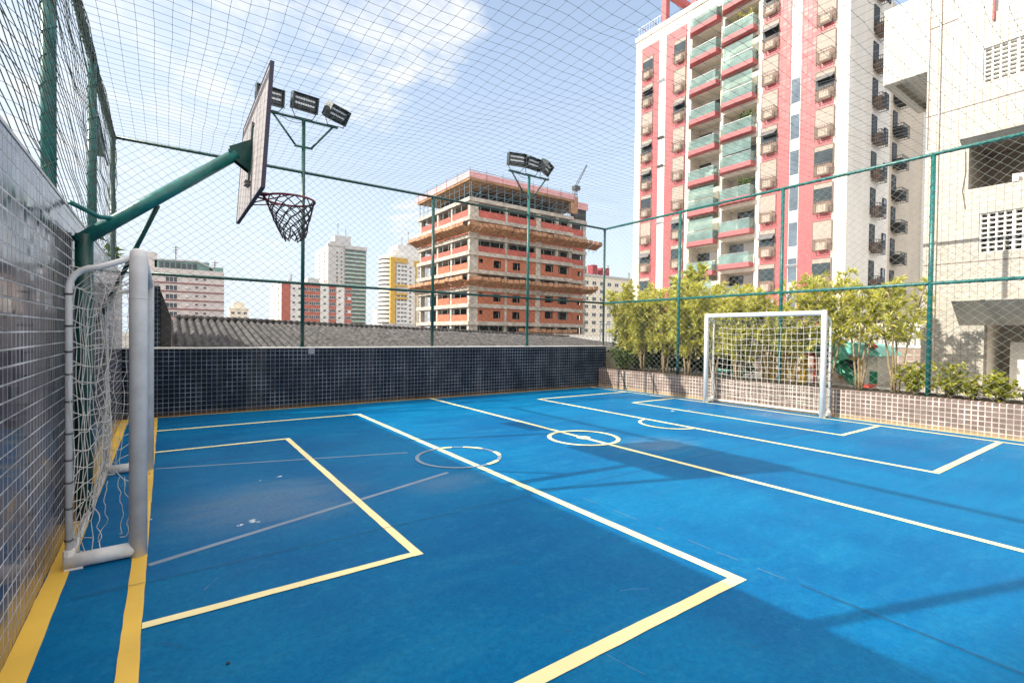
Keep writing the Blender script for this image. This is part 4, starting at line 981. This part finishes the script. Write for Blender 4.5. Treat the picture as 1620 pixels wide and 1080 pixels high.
# balconies
for (bay, zb) in ((bayL, 16.35), (bayR, 16.75)):
    y0, y1 = bay; b0, b1 = y0+.05, y1+.28
    for k in range(-5, 6):
        z = zb+FL*k
        if z < 1: continue
        ob = MB().prism([(XT+.0, b0-.02), (XT-.75, b0+.02), (XT-.75, b1-.55), (XT-.0, b1)], z, z+.42).build('balcony', 'rose', t_)
        g = MB(); g.box(XT-.72, XT-.69, b0+.06, b1-.58, z+.421, z+1.30); g.extrude([(XT-.69, b1-.56, z+.421), (XT-.02, b1-.05, z+.421), (XT-.02, b1-.05, z+1.30), (XT-.69, b1-.56, z+1.30)], (.0, .03, 0)); g.extrude([(XT-.69, b0+.06, z+.421), (XT-.02, b0+.02, z+.421), (XT-.02, b0+.02, z+1.30), (XT-.69, b0+.06, z+1.30)], (.0, .03, 0))
        g.build('glass_rail', 'glass_teal', ob, ORG[t_.name])
        h_ = MB(); h_.box(XT-.74, XT-.68, b0+.05, b1-.56, z+1.301, z+1.34); h_.build('handrail', 'steel', ob, ORG[t_.name])
        kind = rs.random()
        d = MB(); d.box(XT+1.50, XT+1.598, y0+.25, y1-.75 if kind < .5 else y1-.05, z+.43, z+2.52)
        d.build('balcony_door', 'glass_dark' if kind < .6 else 'glass_blue', t_)
        if kind > .80: MB().box(XT+.02, XT+.06, y0+.05, y1-.05, z+1.25, z+2.50).build('roller_blind', 'roller', t_)
        if .15 < kind < .45:
            rb = np.random.default_rng(k+50+int(zb*10)); hc_ = np.stack([rb.uniform(XT-.55, XT+.2, 26), rb.uniform(y0+.3, y0+1.3 if k % 2 else y1-.4, 26), z+.9+rb.random(26)*1.1], 1)
            v_, f_ = leaves(hc_, np.tile([0, 0, 1.], (26, 1)), .35, .12, rb, 6, .8); np_mesh('balcony_plant', v_, f_, 'leaf_g' if k % 2 else 'leaf_l', t_)
        if .35 < kind < .62:
            MB().box(XT+.3, XT+1.1, y0+.9, y0+1.7, z+.43, z+1.2).box(XT+1.0, XT+1.1, y0+.9, y0+1.7, z+1.2, z+1.6).build('balcony_chair', ('play_white', 'interior', 'play_red')[k % 3], t_)
        if .2 < kind < .7: MB().box(XT+1.46, XT+1.495, y0+.4+.6*kind, y0+1.5+.5*kind, z+.45, z+2.5).build('curtain', 'far_white', t_)
        elif kind > .62: MB().box(XT-.70, XT-.67, b0+.07, b1-.6, z+1.47, z+2.5).build('balcony_glazing', 'glass_teal', t_)
# side windows facing -Y with black cages
def side_proto(black):
    b = MB().use('cage_black'); b.box(-.45, .45, -.05, 0, -1.5, .0)
    b.use('cage_black'); b.box(-.5, -.451, -.07, 0, -2.2, .05).box(.451, .5, -.07, 0, -1.5, .05).box(-.45, .45, -.07, 0, .001, .05)
    o = b.build('window', None, None)
    g = MB(); W_, D_ = (1.5, .65) if not black else (1.7, .8)
    for i in range(8): x = -.4+W_*i/7; g.box(x, x+.03, -D_, -D_+.03, -2.4, -1.3)
    for z in (-2.4, -2.0, -1.65, -1.3): g.box(-.4, -.4+W_+.03, -D_-.003, -D_+.033, z-.02, z+.02)
    for z in (-2.4, -1.3): g.box(-.4, -.37, -D_+.034, 0, z-.02, z+.02); g.box(-.4+W_, -.37+W_, -D_+.034, 0, z-.02, z+.02)
    for i in range(1, 4):
        y = -D_*i/4; g.box(-.398, -.372, y-.012, y+.012, -2.38, -1.32); g.box(-.398+W_, -.372+W_, y-.012, y+.012, -2.38, -1.32)
    g.build('cage', 'cage_black', o, (0,0,0))
    MB().box(-.25, W_-.6, -D_+.12, -.05, -2.3, -1.5).build('air_conditioner', 'cage' if not black else 'cage_black', o, (0,0,0))
    return o
p1, p2 = side_proto(False), side_proto(True)
b = MB().use('glass_blue'); b.box(-.35, .35, -.04, 0, -1.1, 0); b.use('cage_black'); b.box(-.42, -.351, -.12, 0, -1.15, .06).box(.351, .42, -.06, 0, -1.15, .06).box(-.35, .35, -.08, 0, .001, .06).box(-.35, .35, -.08, 0, -1.16, -1.101)
p3 = b.build('window', None, None)
b = MB().use('glass_dark'); b.box(-.4, .4, -.05, 0, -.9, 0); b.use('awning'); b.obox((0, -.2, -.3), (.4, 0, 0), (0, .18, .1), (0, -.01, .02)); p4 = b.build('window', None, None)
for k in range(10):
    inst(p1, t_, (48.0, YN-.061, WT[k]+.1)); inst(p3, t_, (50.55, YN-.061, WT[k]-.35))
    inst(p2, t_, (56.3, YN+1.09, WT[k]+.1)); inst(p4, t_, (66.8, YN+.99, WT[k]))
proto_done(p1, p2, p3, p4)
c = MB(); y0, y1 = 30.2, 34.4
for (a0, a1, z0, z1) in ((y0, y0+.6, ZR+.5, 39), (y1-.6, y1, ZR+.5, 37.8)): c.box(XT+.3, XT+.9, a0, a1, z0, z1)
c.box(XT+.305, XT+.895, y0+.6, y1, 37.801, 38.4); c.box(XT+4, XT+4.6, y1-.6, y1, ZR+.5, 37.8); c.box(XT+.9, XT+4.6, y1-.595, y1-.005, 37.805, 38.39)
c.build('roof_frame', 'rose', t_)
c = MB()
for k in range(9): c.box(XT+.1, XT+.13, YFa-.3-.35*k, YFa-.27-.35*k, ZR+.5, ZR+1.5)
c.box(XT+.1, XT+.13, YFa-3.2, YFa, ZR+1.501, ZR+1.54); c.build('roof_railing', 'steel', t_)
MB().box(XT+2, XT+7, 19, 29, ZR+.5, ZR+6).build('lift_house', 'tower_cream', t_)

# ------------------------------------------------------------------ building under construction
XC, YC, X2, Y2 = 42., 72.2, 70., 93.
t_ = thing('unfinished_building', 'unfinished concrete and red brick block wrapped in timber catch trays', 'building', (XC, YC, -9))
SL = [24.4, 21.2, 18.2, 15.35, 12.3, 9.35, 6.5, 3.5, .5]
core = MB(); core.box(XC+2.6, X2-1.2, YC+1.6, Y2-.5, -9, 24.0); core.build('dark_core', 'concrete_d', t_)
rs = random.Random(4)
def notch(mb_, z0, z1, out):   # slab plan with a stepped right end
    mb_.prism([(XC-out, YC-out), (65.2, YC-out), (65.2, YC+1.0), (X2, YC+1.0), (X2, Y2), (XC-out, Y2)], z0, z1)
for i, z in enumerate(SL):
    s_ = MB(); notch(s_, z-.50, z+.16, .25); s_.build('floor_slab', 'concrete', t_)
for (x_, y_, w) in ((XC+.05, YC+.05, 1.7), (49.3, YC+.1, .55), (56.2, YC+.1, 1.2), (61., YC+.1, .7), (64.4, YC+.1, .7), (69.1, YC+1.2, .8), (XC+.05, 78.5, .7), (XC+.05, 84, .7), (XC+.05, 91.5, .9)):
    MB().box(x_, x_+w, y_, y_+.6, -9, 24.0).build('column', 'concrete', t_)
for i in range(1, len(SL)):
    z, zt = SL[i]+.161, SL[i-1]-.501
    h = zt-z; low = z+h*.48
    full = i in (4, 6, 7)                                       # storeys already bricked up
    q = MB()
    def pan(x0, x1, z0, z1): q.box(x0, x1, YC+.0, YC+.09, z0, z1)
    if full:
        wall_holes(q, 1, YC+.02, YC+.12, XC+1.76, 49.29, z, zt, [(43.9, 44.7, z+1.2, z+1.9), (46.9, 48.4, z+.55, z+1.85)])
        q.build('brick_infill', 'brick', t_); q = MB()
        wall_holes(q, 1, YC+.02, YC+.12, 49.86, 56.19, z, zt, [(51.0, 52.6, z+.55, z+1.85), (54.0, 54.8, z+1.0, z+1.8)])
        q.build('brick_infill', 'brick', t_); q = MB()
        wall_holes(q, 1, YC+.02, YC+.12, 57.41, 65.1, z, zt, [(58.5, 60.4, z+.9, zt), (61.71, 64.3, z+.75, zt)])
        for (a_, b_, t2) in ((72.9, 78.4, low), (79.3, 83.9, low+.2)): MB().box(XC+.02, XC+.12, a_, b_, z, t2).build('brick_infill', 'brick', t_)
        q.build('brick_infill', 'brick', t_); q = MB()
        wall_holes(q, 1, YC+1.02, YC+1.12, 65.3, X2-.8, z, zt, [(67.6, 68.6, z+.9, z+1.8)])
        q.build('brick_infill', 'brick', t_)
    else:
        q.box(XC+1.76, 49.29, YC+.02, YC+.1, z, low); q.box(49.86, 56.19, YC+.02, YC+.1, z, low); q.box(57.41, 65.0, YC+.02, YC+.1, z, low-.05)
        q.box(XC+.02, XC+.10, YC+.7, 78.45, z, low); q.box(XC+.02, XC+.10, 79.25, 83.95, z, low-.1); q.box(XC+.02, XC+.10, 84.75, 91.4, z, low)
        q.box(65.4, X2-.9, YC+1.1, YC+1.16, z, low)
        q.build('safety_mesh', 'mesh_red', t_)
    p = MB()
    for k in range(9): yy = YC+1+2.3*k; p.tube([(XC+.2, yy, z), (XC+.2, yy, zt)], .07, 4)
    for k in range(11): xx = XC+2.4+2.0*k; p.tube([(xx, YC+.5, z), (xx, YC+.5, zt)], .06, 4)
    p.tube([(XC+.2, YC+19.4, zt-.12), (XC+.2, YC+.5, zt-.12), (XC+22.4, YC+.5, zt-.12)], .07, 4); p.build('steel_props', 'steel', t_)
def tray(zc, x0, x1, left=True, dz=.0):
    c = MB(); r_ = MB(); out, up = 1.7, .70
    segs = []
    if left:
        n = 18
        for k in range(n):
            a0, a1 = YC-1.2+(Y2+1.5-YC)*k/n, YC-1.2+(Y2+1.5-YC)*(k+1)/n-.10
            segs.append(([(XC-.3, a0, zc), (XC-.3, a1, zc), (XC-.3-out, a1, zc+up), (XC-.3-out, a0, zc+up)]))
    n = int((x1-x0)/1.25)
    for k in range(n):
        a0, a1 = x0+(x1-x0)*k/n, x0+(x1-x0)*(k+1)/n-.10
        segs.append(([(a0, YC-.3, zc), (a1, YC-.3, zc), (a1, YC-.3-out, zc+up), (a0, YC-.3-out, zc+up)]))
    for q in segs:
        j = rs.uniform(-.10, .10); q = [(x, y, z+j) for x, y, z in q]
        c.extrude(q, (0, 0, .10))
        ax = Vector(q[1])-Vector(q[0]); o_ = Vector(q[0])+ax*.08
        r_.tube([o_-Vector((0, 0, .75)), Vector(q[3])+ax*.08-Vector((0, 0, .06))], .05, 4); r_.tube([o_-Vector((0, 0, .05)), Vector(q[3])+ax*.08-Vector((0, 0, .05))], .06, 4)
        c.obox((Vector(q[2])+Vector(q[3]))/2+Vector((0, 0, .32)), (Vector(q[2])-Vector(q[3]))/2*.97, Vector((0, 0, .30)), Vector((.03, .03, 0)))
    r_.tube(([(XC-.3, Y2+.3, zc-.03), (XC-.3, YC-.3, zc-.03)] if left else [(x0, YC-.3, zc-.03)])+[(x1, YC-.3, zc-.03)], .08, 4); b = c.build('catch_tray', 'tray', t_); r_.build('tray_bracket', 'tray_rib', b, ORG[t_.name])
tray(18.7, XC-1.2, 71.5); tray(9.75, XC-1.2, 70.5); tray(1.2, 51, 65, False)
# scaffolded top storey
c = MB()
for k in range(15): x_ = XC+.3+1.7*k; c.tube([(x_, YC+.1, 24.6), (x_, YC+.1, 27.4)], .06, 4); c.tube([(x_, YC+2.5, 24.6), (x_, YC+2.5, 27.4)], .06, 4)
for k in range(12): y_ = YC+.3+1.8*k; c.tube([(XC+.1, y_, 24.6), (XC+.1, y_, 27.4)], .06, 4)
for z_ in (25.4, 26.5): c.tube([(XC+.1, YC+.1, z_), (65.5, YC+.1, z_)], .05, 4); c.tube([(XC+.1, YC+.1, z_), (XC+.1, Y2, z_)], .05, 4)
for k in range(7): x_ = XC+1+3.2*k; c.tube([(x_, YC+.15, 24.7), (x_+2.8, YC+.15, 27.3)], .045, 4)
c.build('scaffold', 'scaffold', t_)
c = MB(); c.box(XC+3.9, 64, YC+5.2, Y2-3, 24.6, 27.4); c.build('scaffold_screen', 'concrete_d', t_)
c = MB(); c.prism([(XC-.2, YC-.2), (65.4, YC-.2), (65.4, YC+.9), (X2, YC+.9), (X2, Y2), (XC-.2, Y2)], 27.41, 27.95); c.build('formwork_deck', 'tray_rib', t_)
c = MB(); c.box(XC-.25, 65.4, YC-.28, YC-.22, 27.8, 28.8); c.box(XC-.3, XC-.26, YC-.2, Y2, 27.8, 28.8); c.box(65.45, X2, YC+.80, YC+.86, 26.6, 28.0); c.build('parapet_mesh', 'mesh_pink', t_)
c = MB()
for k in range(8): c.tube([(XC-.28+3.35*k, YC-.3, 27.5), (XC-.28+3.35*k, YC-.3, 29.5)], .05, 4)
for k in range(1, 6): c.tube([(XC-.32, YC+4*k, 27.5), (XC-.32, YC+4*k, 29.4)], .05, 4)
c.tube([(XC-.32, Y2, 29.0), (XC-.32, YC-.3, 29.0), (65.3, YC-.3, 29.0)], .04, 4); c.build('parapet_posts', 'cage', t_)
MB().box(64.6, 66.4, YC-.1, YC+.78, 25.3, 28.6).build('hoist_cabin', 'tray', t_)
MB().box(66, X2-.2, YC+1.15, YC+1.6, 24.0, 27.4).build('lift_frame', 'concrete_d', t_)
t_ = thing('jib_crane', 'small lattice jib crane on the roof of the unfinished building', 'crane', (67.3, 74, 27.95))
c = MB()
for (dx, dy) in ((-.35, -.35), (.35, -.35), (-.35, .35), (.35, .35)): c.tube([(67.3+dx, 74+dy, 27.9), (67.3+dx*.7, 74+dy*.7, 31.3)], .07, 4)
for k in range(5): c.tube([(66.95, 73.65, 28+.65*k), (67.65, 73.65, 28.6+.65*k)], .05, 4); c.tube([(67.65, 73.65, 28+.65*k), (66.95, 73.65, 28.6+.65*k)], .05, 4)
c.build('mast', 'steel_dark', t_)
MB().box(66.9, 68.3, 73.5, 74.5, 30.6, 31.4).build('winch_cabin', 'steel_dark', t_)
c = MB(); j0, j1 = Vector((67.4, 74, 31.2)), Vector((69.9, 73.4, 36.0)); d = j1-j0; n = Vector((d.z, 0, -d.x)).normalized()*.22
c.tube([j0+n, j1+n*.5], .06, 4); c.tube([j0-n, j1-n*.5], .06, 4)
for k in range(12): a0 = j0+d*(k/12); a1 = j0+d*((k+1)/12); s_ = 1 if k % 2 else -1; c.tube([a0+n*s_*(1-.5*k/12), a1-n*s_*(1-.5*(k+1)/12)], .04, 4)
c.build('jib', 'steel_dark', t_)

# ------------------------------------------------------------------ city behind
def win_proto(w, h, face, frame='far_white', glass='far_win', split=2):
    b = MB().use(frame)
    def bx(a0, a1, z0, z1, d0, d1):
        if face == 'y': b.box(a0, a1, -d1, -d0, z0, z1)
        else: b.box(-d1, -d0, a0, a1, z0, z1)
    t = .10
    bx(-w/2, w/2, -h/2, -h/2+t, 0, .12); bx(-w/2, w/2, h/2-t, h/2, 0, .10); bx(-w/2, -w/2+t, -h/2+t, h/2-t, 0, .10); bx(w/2-t, w/2, -h/2+t, h/2-t, 0, .10)
    for i in range(1, split): x = -w/2+w*i/split; bx(x-.05, x+.05, -h/2+t, h/2-t, 0, .09)
    b.use(glass); bx(-w/2+t, w/2-t, -h/2+t, h/2-t, 0, .04)
    return b.build('window', None, None)
def windows(parent, proto, locs):
    for l in locs: inst(proto, parent, l, False)
# pink block with glass penthouse
Y = 192.
t_ = thing('apartment_block', 'pale pink apartment block with dark floor bands and glass penthouse', 'building', (5, Y, -9))
MB().box(-9, 16.4, Y, Y+22, -9, 21.2).build('wall', 'pink_wall', t_)
c = MB()
for z in (18.9, 16.6, 13.9, 11.1, 8.3, 5.5, 2.7): c.box(-9.05, 16.45, Y-.25, Y-.002, z-.18, z+.18)
c.build('floor_band', 'band', t_)
MB().prism([(-2.6, Y+1), (12.2, Y+1), (12.2, Y+14), (-2.6, Y+14)], 21.21, 24.0).build('penthouse', 'far_green', t_)
c = MB(); c.extrude([(-3.2, Y+.6, 24.0), (9, Y+.6, 24.4), (13.6, Y+.6, 22.2), (13.6, Y+.6, 21.9), (9, Y+.6, 23.9), (-3.2, Y+.6, 23.6)], (0, 14, 0)); c.build('penthouse_roof', 'far_grey', t_)
c = MB()
for k in range(7): c.box(-1.4+1.5*k, -.3+1.5*k, Y+.85, Y+.99, 21.4, 23.2)
c.build('penthouse_window', 'far_win', t_)
MB().box(-5.0, -2.0, Y+1, Y+6, 21.21, 26.0).build('lift_house', 'pink_wall', t_)
MB().box(13.2, 16.2, Y+.4, Y+.6, 21.21, 22.6).build('glass_screen', 'far_green', t_)
p = win_proto(3.2, 1.7, 'y', split=3); windows(t_, p, [(1.8, Y-.002, z+.9) for z in (16.8, 14.1, 11.3, 8.5, 5.7)]); proto_done(p)
p = win_proto(1.0, .8, 'y', 'pink_wall', split=1); windows(t_, p, [(x, Y-.002, z+1.35) for z in (16.8, 14.1, 11.3, 8.5, 5.7, 2.9) for x in (8.6, 10.9)]); proto_done(p)
p = win_proto(2.0, .5, 'y', 'pink_wall', split=4); windows(t_, p, [(-2.4, Y-.002, z+1.7) for z in (14.1, 11.3, 8.5, 5.7, 2.9)]); proto_done(p)
p = MB(); p.box(-.45, .45, -.5, 0, -.25, .25); p = p.build('air_conditioner', 'far_white', None); windows(t_, p, [(6.0, Y-.002, z+1.1) for z in (14.1, 11.3, 8.5, 5.7)]); proto_done(p)
MB().box(-6, 12, Y-14, Y-4, -9, 3.9).extrude([(-6.5, Y-15, 3.8), (-6.5, Y-3, 3.8), (-6.5, Y-9, 5.2)], (19, 0, 0)).build('annex', 'band', t_)
# red and white slab block
Y, X0 = 230., 41.
t_ = thing('apartment_block', 'wide red and white striped apartment block behind the pole', 'building', (56, Y, -9))
MB().box(X0, 71, Y, Y+27, -9, 22.4).build('wall', 'far_red', t_)
MB().box(X0-.08, X0-.003, Y+.01, Y+27, -9, 22.39).build('gable_wall', 'far_cream', t_)
MB().box(X0-.3, 71.3, Y-.3, Y+27, 22.401, 23.0).box(52, 57, Y+2, Y+9, 23.001, 25.5).box(44, 45, Y+2, Y+4, 23.001, 24.2).build('roof', 'far_grey', t_)
c = MB()
for (a0, a1) in ((45.6, 50.2), (58.0, 61.6), (65.0, 68.6)): c.box(a0-1.0, a1-1.0, Y-.25, Y-.003, -9, 22.38)
c.build('white_bay', 'far_white', t_)
zs = [20.2-3.05*k for k in range(7)]
p = win_proto(2.6, 1.5, 'y', split=3); windows(t_, p, [(x, Y-.004, z) for z in zs for x in (50.6, 53.6, 55.6, 62.2, 69.3)]); proto_done(p)
p = win_proto(1.5, 1.5, 'y', 'far_white', 'far_white', split=1); windows(t_, p, [(70.2-.3, Y-.02, z-.01) for z in zs[1::2]]); proto_done(p)
p = win_proto(1.2, .9, 'y', split=1); windows(t_, p, [(x, Y-.254, z) for z in zs for x in (45.9, 48.2, 58.8, 65.4)]); proto_done(p)
p = win_proto(2.2, 1.6, 'x', 'far_cream', split=2); windows(t_, p, [(X0-.084, y_, z) for z in zs for y_ in (Y+6, Y+17)]); proto_done(p)
# tall grey tower with green glass balconies
Y = 385.
t_ = thing('apartment_tower', 'tall grey tower with rows of green glass balconies', 'building', (113, Y, -9))
MB().box(101, 130, Y, Y+38, -9, 67).build('wall', 'far_grey', t_)
MB().box(100.8, 100.997, Y+3, Y+38, -9, 66.9).build('side_wall', 'far_cream', t_)
MB().box(107, 119, Y+4, Y+16, 67.01, 76).box(103, 107, Y+4, Y+12, 67.01, 71).build('lift_house', 'far_grey', t_)
MB().box(113, 130.4, Y-1.4, Y, 65.5, 68.2).box(100.5, 113, Y-.5, Y+2, 67.01, 68.8).build('crown_band', 'far_grey', t_)
for k in range(21):
    z = 62.4-3.1*k
    o = MB().box(113, 130, Y-1.2, Y-.003, z, z+.35).build('balcony', 'far_white', t_)
    MB().box(113.1, 129.9, Y-1.2, Y-1.12, z+.351, z+1.5).build('glass_rail', 'far_green', o, ORG[t_.name])
    MB().box(113.3, 129.7, Y-.08, Y-.01, z+.351, z+2.5).build('balcony_window', 'far_win', t_)
p = win_proto(1.4, 1.2, 'y', 'far_grey', split=1); windows(t_, p, [(x, Y-.004, 62-3.1*k) for k in range(20) for x in (107.5, 110.8)]); proto_done(p)
p = win_proto(3.5, 1.6, 'x', 'far_cream', split=2); windows(t_, p, [(100.79, y_, 62-3.1*k) for k in range(20) for y_ in (Y+10, Y+24)]); proto_done(p)
# white and ochre tower
Y = 345.
t_ = thing('apartment_tower', 'white tower with ochre frame beside the unfinished building', 'building', (145, Y, -9))
MB().box(138, 165, Y, Y+24, -9, 58.5).build('wall', 'far_white', t_)
c = MB(); cx, cy, R = 137.9, Y+9, 9.; pts = [(cx+R*.93*math.cos(a), cy+R*math.sin(a)) for a in [PI/2+PI*i/18 for i in range(19)]]
c.prism(pts, -9, 58); c.build('curved_bay', 'far_cream', t_)
c = MB()
for k in range(19):
    z = 55.4-3.1*k; pp = [(cx+(R+.12)*.93*math.cos(a), cy+(R+.12)*math.sin(a)) for a in [PI*.72+PI*.72*i/14 for i in range(15)]]
    pp2 = [(x*.9+cx*.1, y*.9+cy*.1) for x, y in pp][::-1]; c.prism(pp+pp2, z-.6, z+.5)
c.build('curved_window', 'far_win', t_)
c = MB(); c.box(134.2, 138.2, Y-.9, Y+1, -9, 56.5); c.box(138.2, 147.5, Y-.9, Y-.003, 53.0, 56.5); c.box(152.8, 165, Y-.9, Y-.003, 51.5, 55.6)
for k in range(4): c.box(138.2, 147.5, Y-.9, Y-.003, 35.5-3.1*k, 37.1-3.1*k)
c.box(154, 154.8, Y-.9, Y-.003, -9, 51.5)
c.build('ochre_frame', 'far_yellow', t_)
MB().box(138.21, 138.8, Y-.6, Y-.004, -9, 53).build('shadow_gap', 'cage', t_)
MB().box(141, 163, Y+3, Y+20, 58.51, 67).box(137.6, 141, Y+4, Y+14, 58.51, 63).build('lift_house', 'far_white', t_)
MB().prism([(148, Y+4), (156, Y+4), (156, Y+10), (148, Y+10)], 67.01, 68.6).build('roof_tank', 'far_grey', t_)
p = win_proto(1.9, 1.3, 'y', 'far_grey', split=2); windows(t_, p, [(x, Y-.004, 50.5-3.1*k) for k in range(17) for x in (141.0, 143.8, 146.3) if not (29 < 50.5-3.1*k < 38)]); proto_done(p)
p = win_proto(1.6, 1.3, 'y', 'far_grey', split=1); windows(t_, p, [(x, Y-.005, 50-3.1*k) for k in range(17) for x in (150, 157.5, 161)]); proto_done(p)
# small buildings
def small(name, label, x0, x1, y0, dep, z1, wk, rk, nw, nf, top=None):
    t = thing(name, label, 'building', ((x0+x1)/2, y0, -9)); MB().box(x0, x1, y0, y0+dep, -9, z1).build('wall', wk, t)
    MB().box(x0-.4, x1+.4, y0-.4, y0+dep, z1+.001, z1+.8).build('roof', rk, t)
    w = (x1-x0)/nw; p = win_proto(w*.55, 1.5, 'y', split=2)
    windows(t, p, [(x0+w*(i+.5), y0-.003, z1-2.2-3.1*k) for i in range(nw) for k in range(nf)]); proto_done(p)
    if top: MB().box(*top).build('roof_house', wk, t)
small('low_building', 'small beige building with stepped roof left of the red block', 32, 42, 340, 12, 14.5, 'far_cream', 'far_cream', 3, 4, (34, 40, 342, 350, 15.31, 19))
small('low_building', 'low pale building in the gap right of the pink block', 44, 58, 370, 14, 8.6, 'far_white', 'far_grey', 4, 3)
small('low_building', 'distant grey block in the gap left of the red block', 60, 74, 560, 14, 12, 'far_grey', 'far_grey', 4, 3)
small('distant_block', 'hazy distant block between the green glass and ochre towers', 232, 254, 640, 20, 32, 'far_grey', 'far_grey', 4, 7)
small('distant_block', 'low pale distant block left of the ochre tower base', 222, 232, 590, 20, 16, 'far_cream', 'far_grey', 3, 5)
small('low_building', 'low white building at the foot of the ochre tower', 112, 134, 300, 14, 6.5, 'far_white', 'far_grey', 6, 2)
# cream block right of the unfinished building with maroon tanks
t_ = thing('apartment_block', 'cream apartment block with maroon roof tanks behind the hedge', 'building', (155, 140, -9))
MB().box(131, 185, 140, 160, -9, 24.6).build('wall', 'far_cream', t_); MB().box(130.6, 185.4, 139.6, 160, 24.601, 25.4).build('roof', 'far_grey', t_)
for (x0, x1, z1) in ((139.2, 141.8, 29.6), (144.2, 148.6, 28.8)): MB().box(x0, x1, 142, 145, 25.401, z1).build('roof_tank', 'tank_red', t_)
MB().box(131, 135, 141, 146, 25.401, 28.4).build('roof_house', 'tank_red', t_)
p = win_proto(2.2, 1.5, 'y', split=2); windows(t_, p, [(134+4.2*i, 139.997, 22.0-3.1*k) for i in range(8) for k in range(7)]); proto_done(p)
t_ = thing('apartment_block', 'slim white tower beyond the cream block at the corner post', 'building', (190, 210, -9))
MB().box(186, 195, 210, 225, -9, 48).build('wall', 'far_white', t_); MB().box(188, 193, 212, 220, 48.01, 52).build('lift_house', 'far_grey', t_)
p = win_proto(1.8, 1.5, 'y', split=2); windows(t_, p, [(x, 209.997, 45-3.1*k) for x in (188, 192.5) for k in range(12)]); proto_done(p)
for par, pts_ in (('apartment_block', ((3, 196, 24.2, 29), (14, 196, 21.2, 25))), ('apartment_block.001', ((46, 236, 23, 27), (62, 240, 23, 26), (66, 236, 23, 28))), ('apartment_tower', ((110, 392, 76, 86), (116, 392, 76, 82))), ('apartment_tower.001', ((151, 352, 68.5, 78), (146, 352, 67, 73))), ('apartment_block.002', ((152, 146, 25.4, 31), (165, 146, 25.4, 29)))):
    p_ = bpy.data.objects.get(par)
    for (x_, y_, z0_, z1_) in pts_:
        a_ = MB(); a_.tube([(x_, y_, z0_), (x_, y_, z1_)], .16, 5)
        for k in range(3): a_.tube([(x_-.9+.2*k, y_, z1_-.5-.8*k), (x_+.9-.2*k, y_, z1_-.5-.8*k)], .09, 4)
        a_.build('antenna', 'cage', p_)
# shed with a corrugated tile roof just behind the back wall
t_ = thing('tiled_roof_shed', 'shed with weathered corrugated tile roof behind the back wall', 'building', (5, 12, -3))
nx, ny = 620, 15; x0, x1, y0, y1 = .12, 13.6, 10.72, 15.2
rngr = np.random.default_rng(8)
vs = []
for j in range(ny+1):
    q = j/ny; y_ = y0+(y1-y0)*q
    for i in range(nx+1):
        x_ = x0+(x1-x0)*i/nx; ridge = 1.80-.030*(x_-x0)
        vs.append((x_, y_, 1.02+(ridge-1.02)*q+.085*(abs(math.sin(PI*x_/.155))-.5)+(.005 if j % 2 else 0)+.008*math.sin(x_*7+j)))
fs = [(j*(nx+1)+i, j*(nx+1)+i+1, (j+1)*(nx+1)+i+1, (j+1)*(nx+1)+i) for j in range(ny) for i in range(nx)]
MB().add(vs, fs).build('roof', 'roof_tile', t_, smooth=True)
c = MB()
for k in range(86): x_ = .2+.155*k; c.tube([(x_, 15.15, 1.82-.030*(x_-x0)), (x_+.145, 15.15, 1.825-.030*(x_-x0))], [.07, .08], 8)
c.build('ridge_tiles', 'roof_tile', t_, smooth=True)
MB().box(.16, 13.5, 10.75, 15.1, -3, .98).build('wall', 'concrete', t_)
t_ = thing('tiled_wall', 'dark end wall standing beside the corrugated roof at left', 'wall', (-.2, 11.5, -3))
MB().box(-.42, -.06, 10.7, 13.2, -3, 2.27).build('tile_face', 'tile_back', t_)
MB().extrude([(-.055, 13.0, 1.0), (-.055, 13.0, 2.2), (.10, 13.0, 1.72), (.10, 13.0, 1.0)], (0, -2.2, 0)).build('buttress', 'concrete_d', t_)
t_ = thing('boundary_wall', 'low pale wall beyond the corrugated roof near the corner', 'wall', (15.5, 16.5, -3))
MB().box(13.7, 20, 16, 16.2, -3, 1.49).build('plaster_face', 'white', t_); MB().box(13.6, 20, 15.96, 16.24, 1.491, 1.53).build('coping', 'coping', t_)
# tall neighbour outside the frame: its shade falls on the near right of the court
t_ = thing('apartment_block', 'tall plain block beyond the left wall shading the near court', 'building', (-46, 2, -9))
MB().box(-52, -40, -12, 15.4, -9, 46).build('wall', 'far_white', t_)
p = win_proto(2.2, 1.5, 'x', 'far_grey', split=2)
for k in range(12):
    for y_ in (-8, -2, 4, 10): inst(p, t_, (-40+.2, y_, 42-3.2*k), False)
proto_done(p)
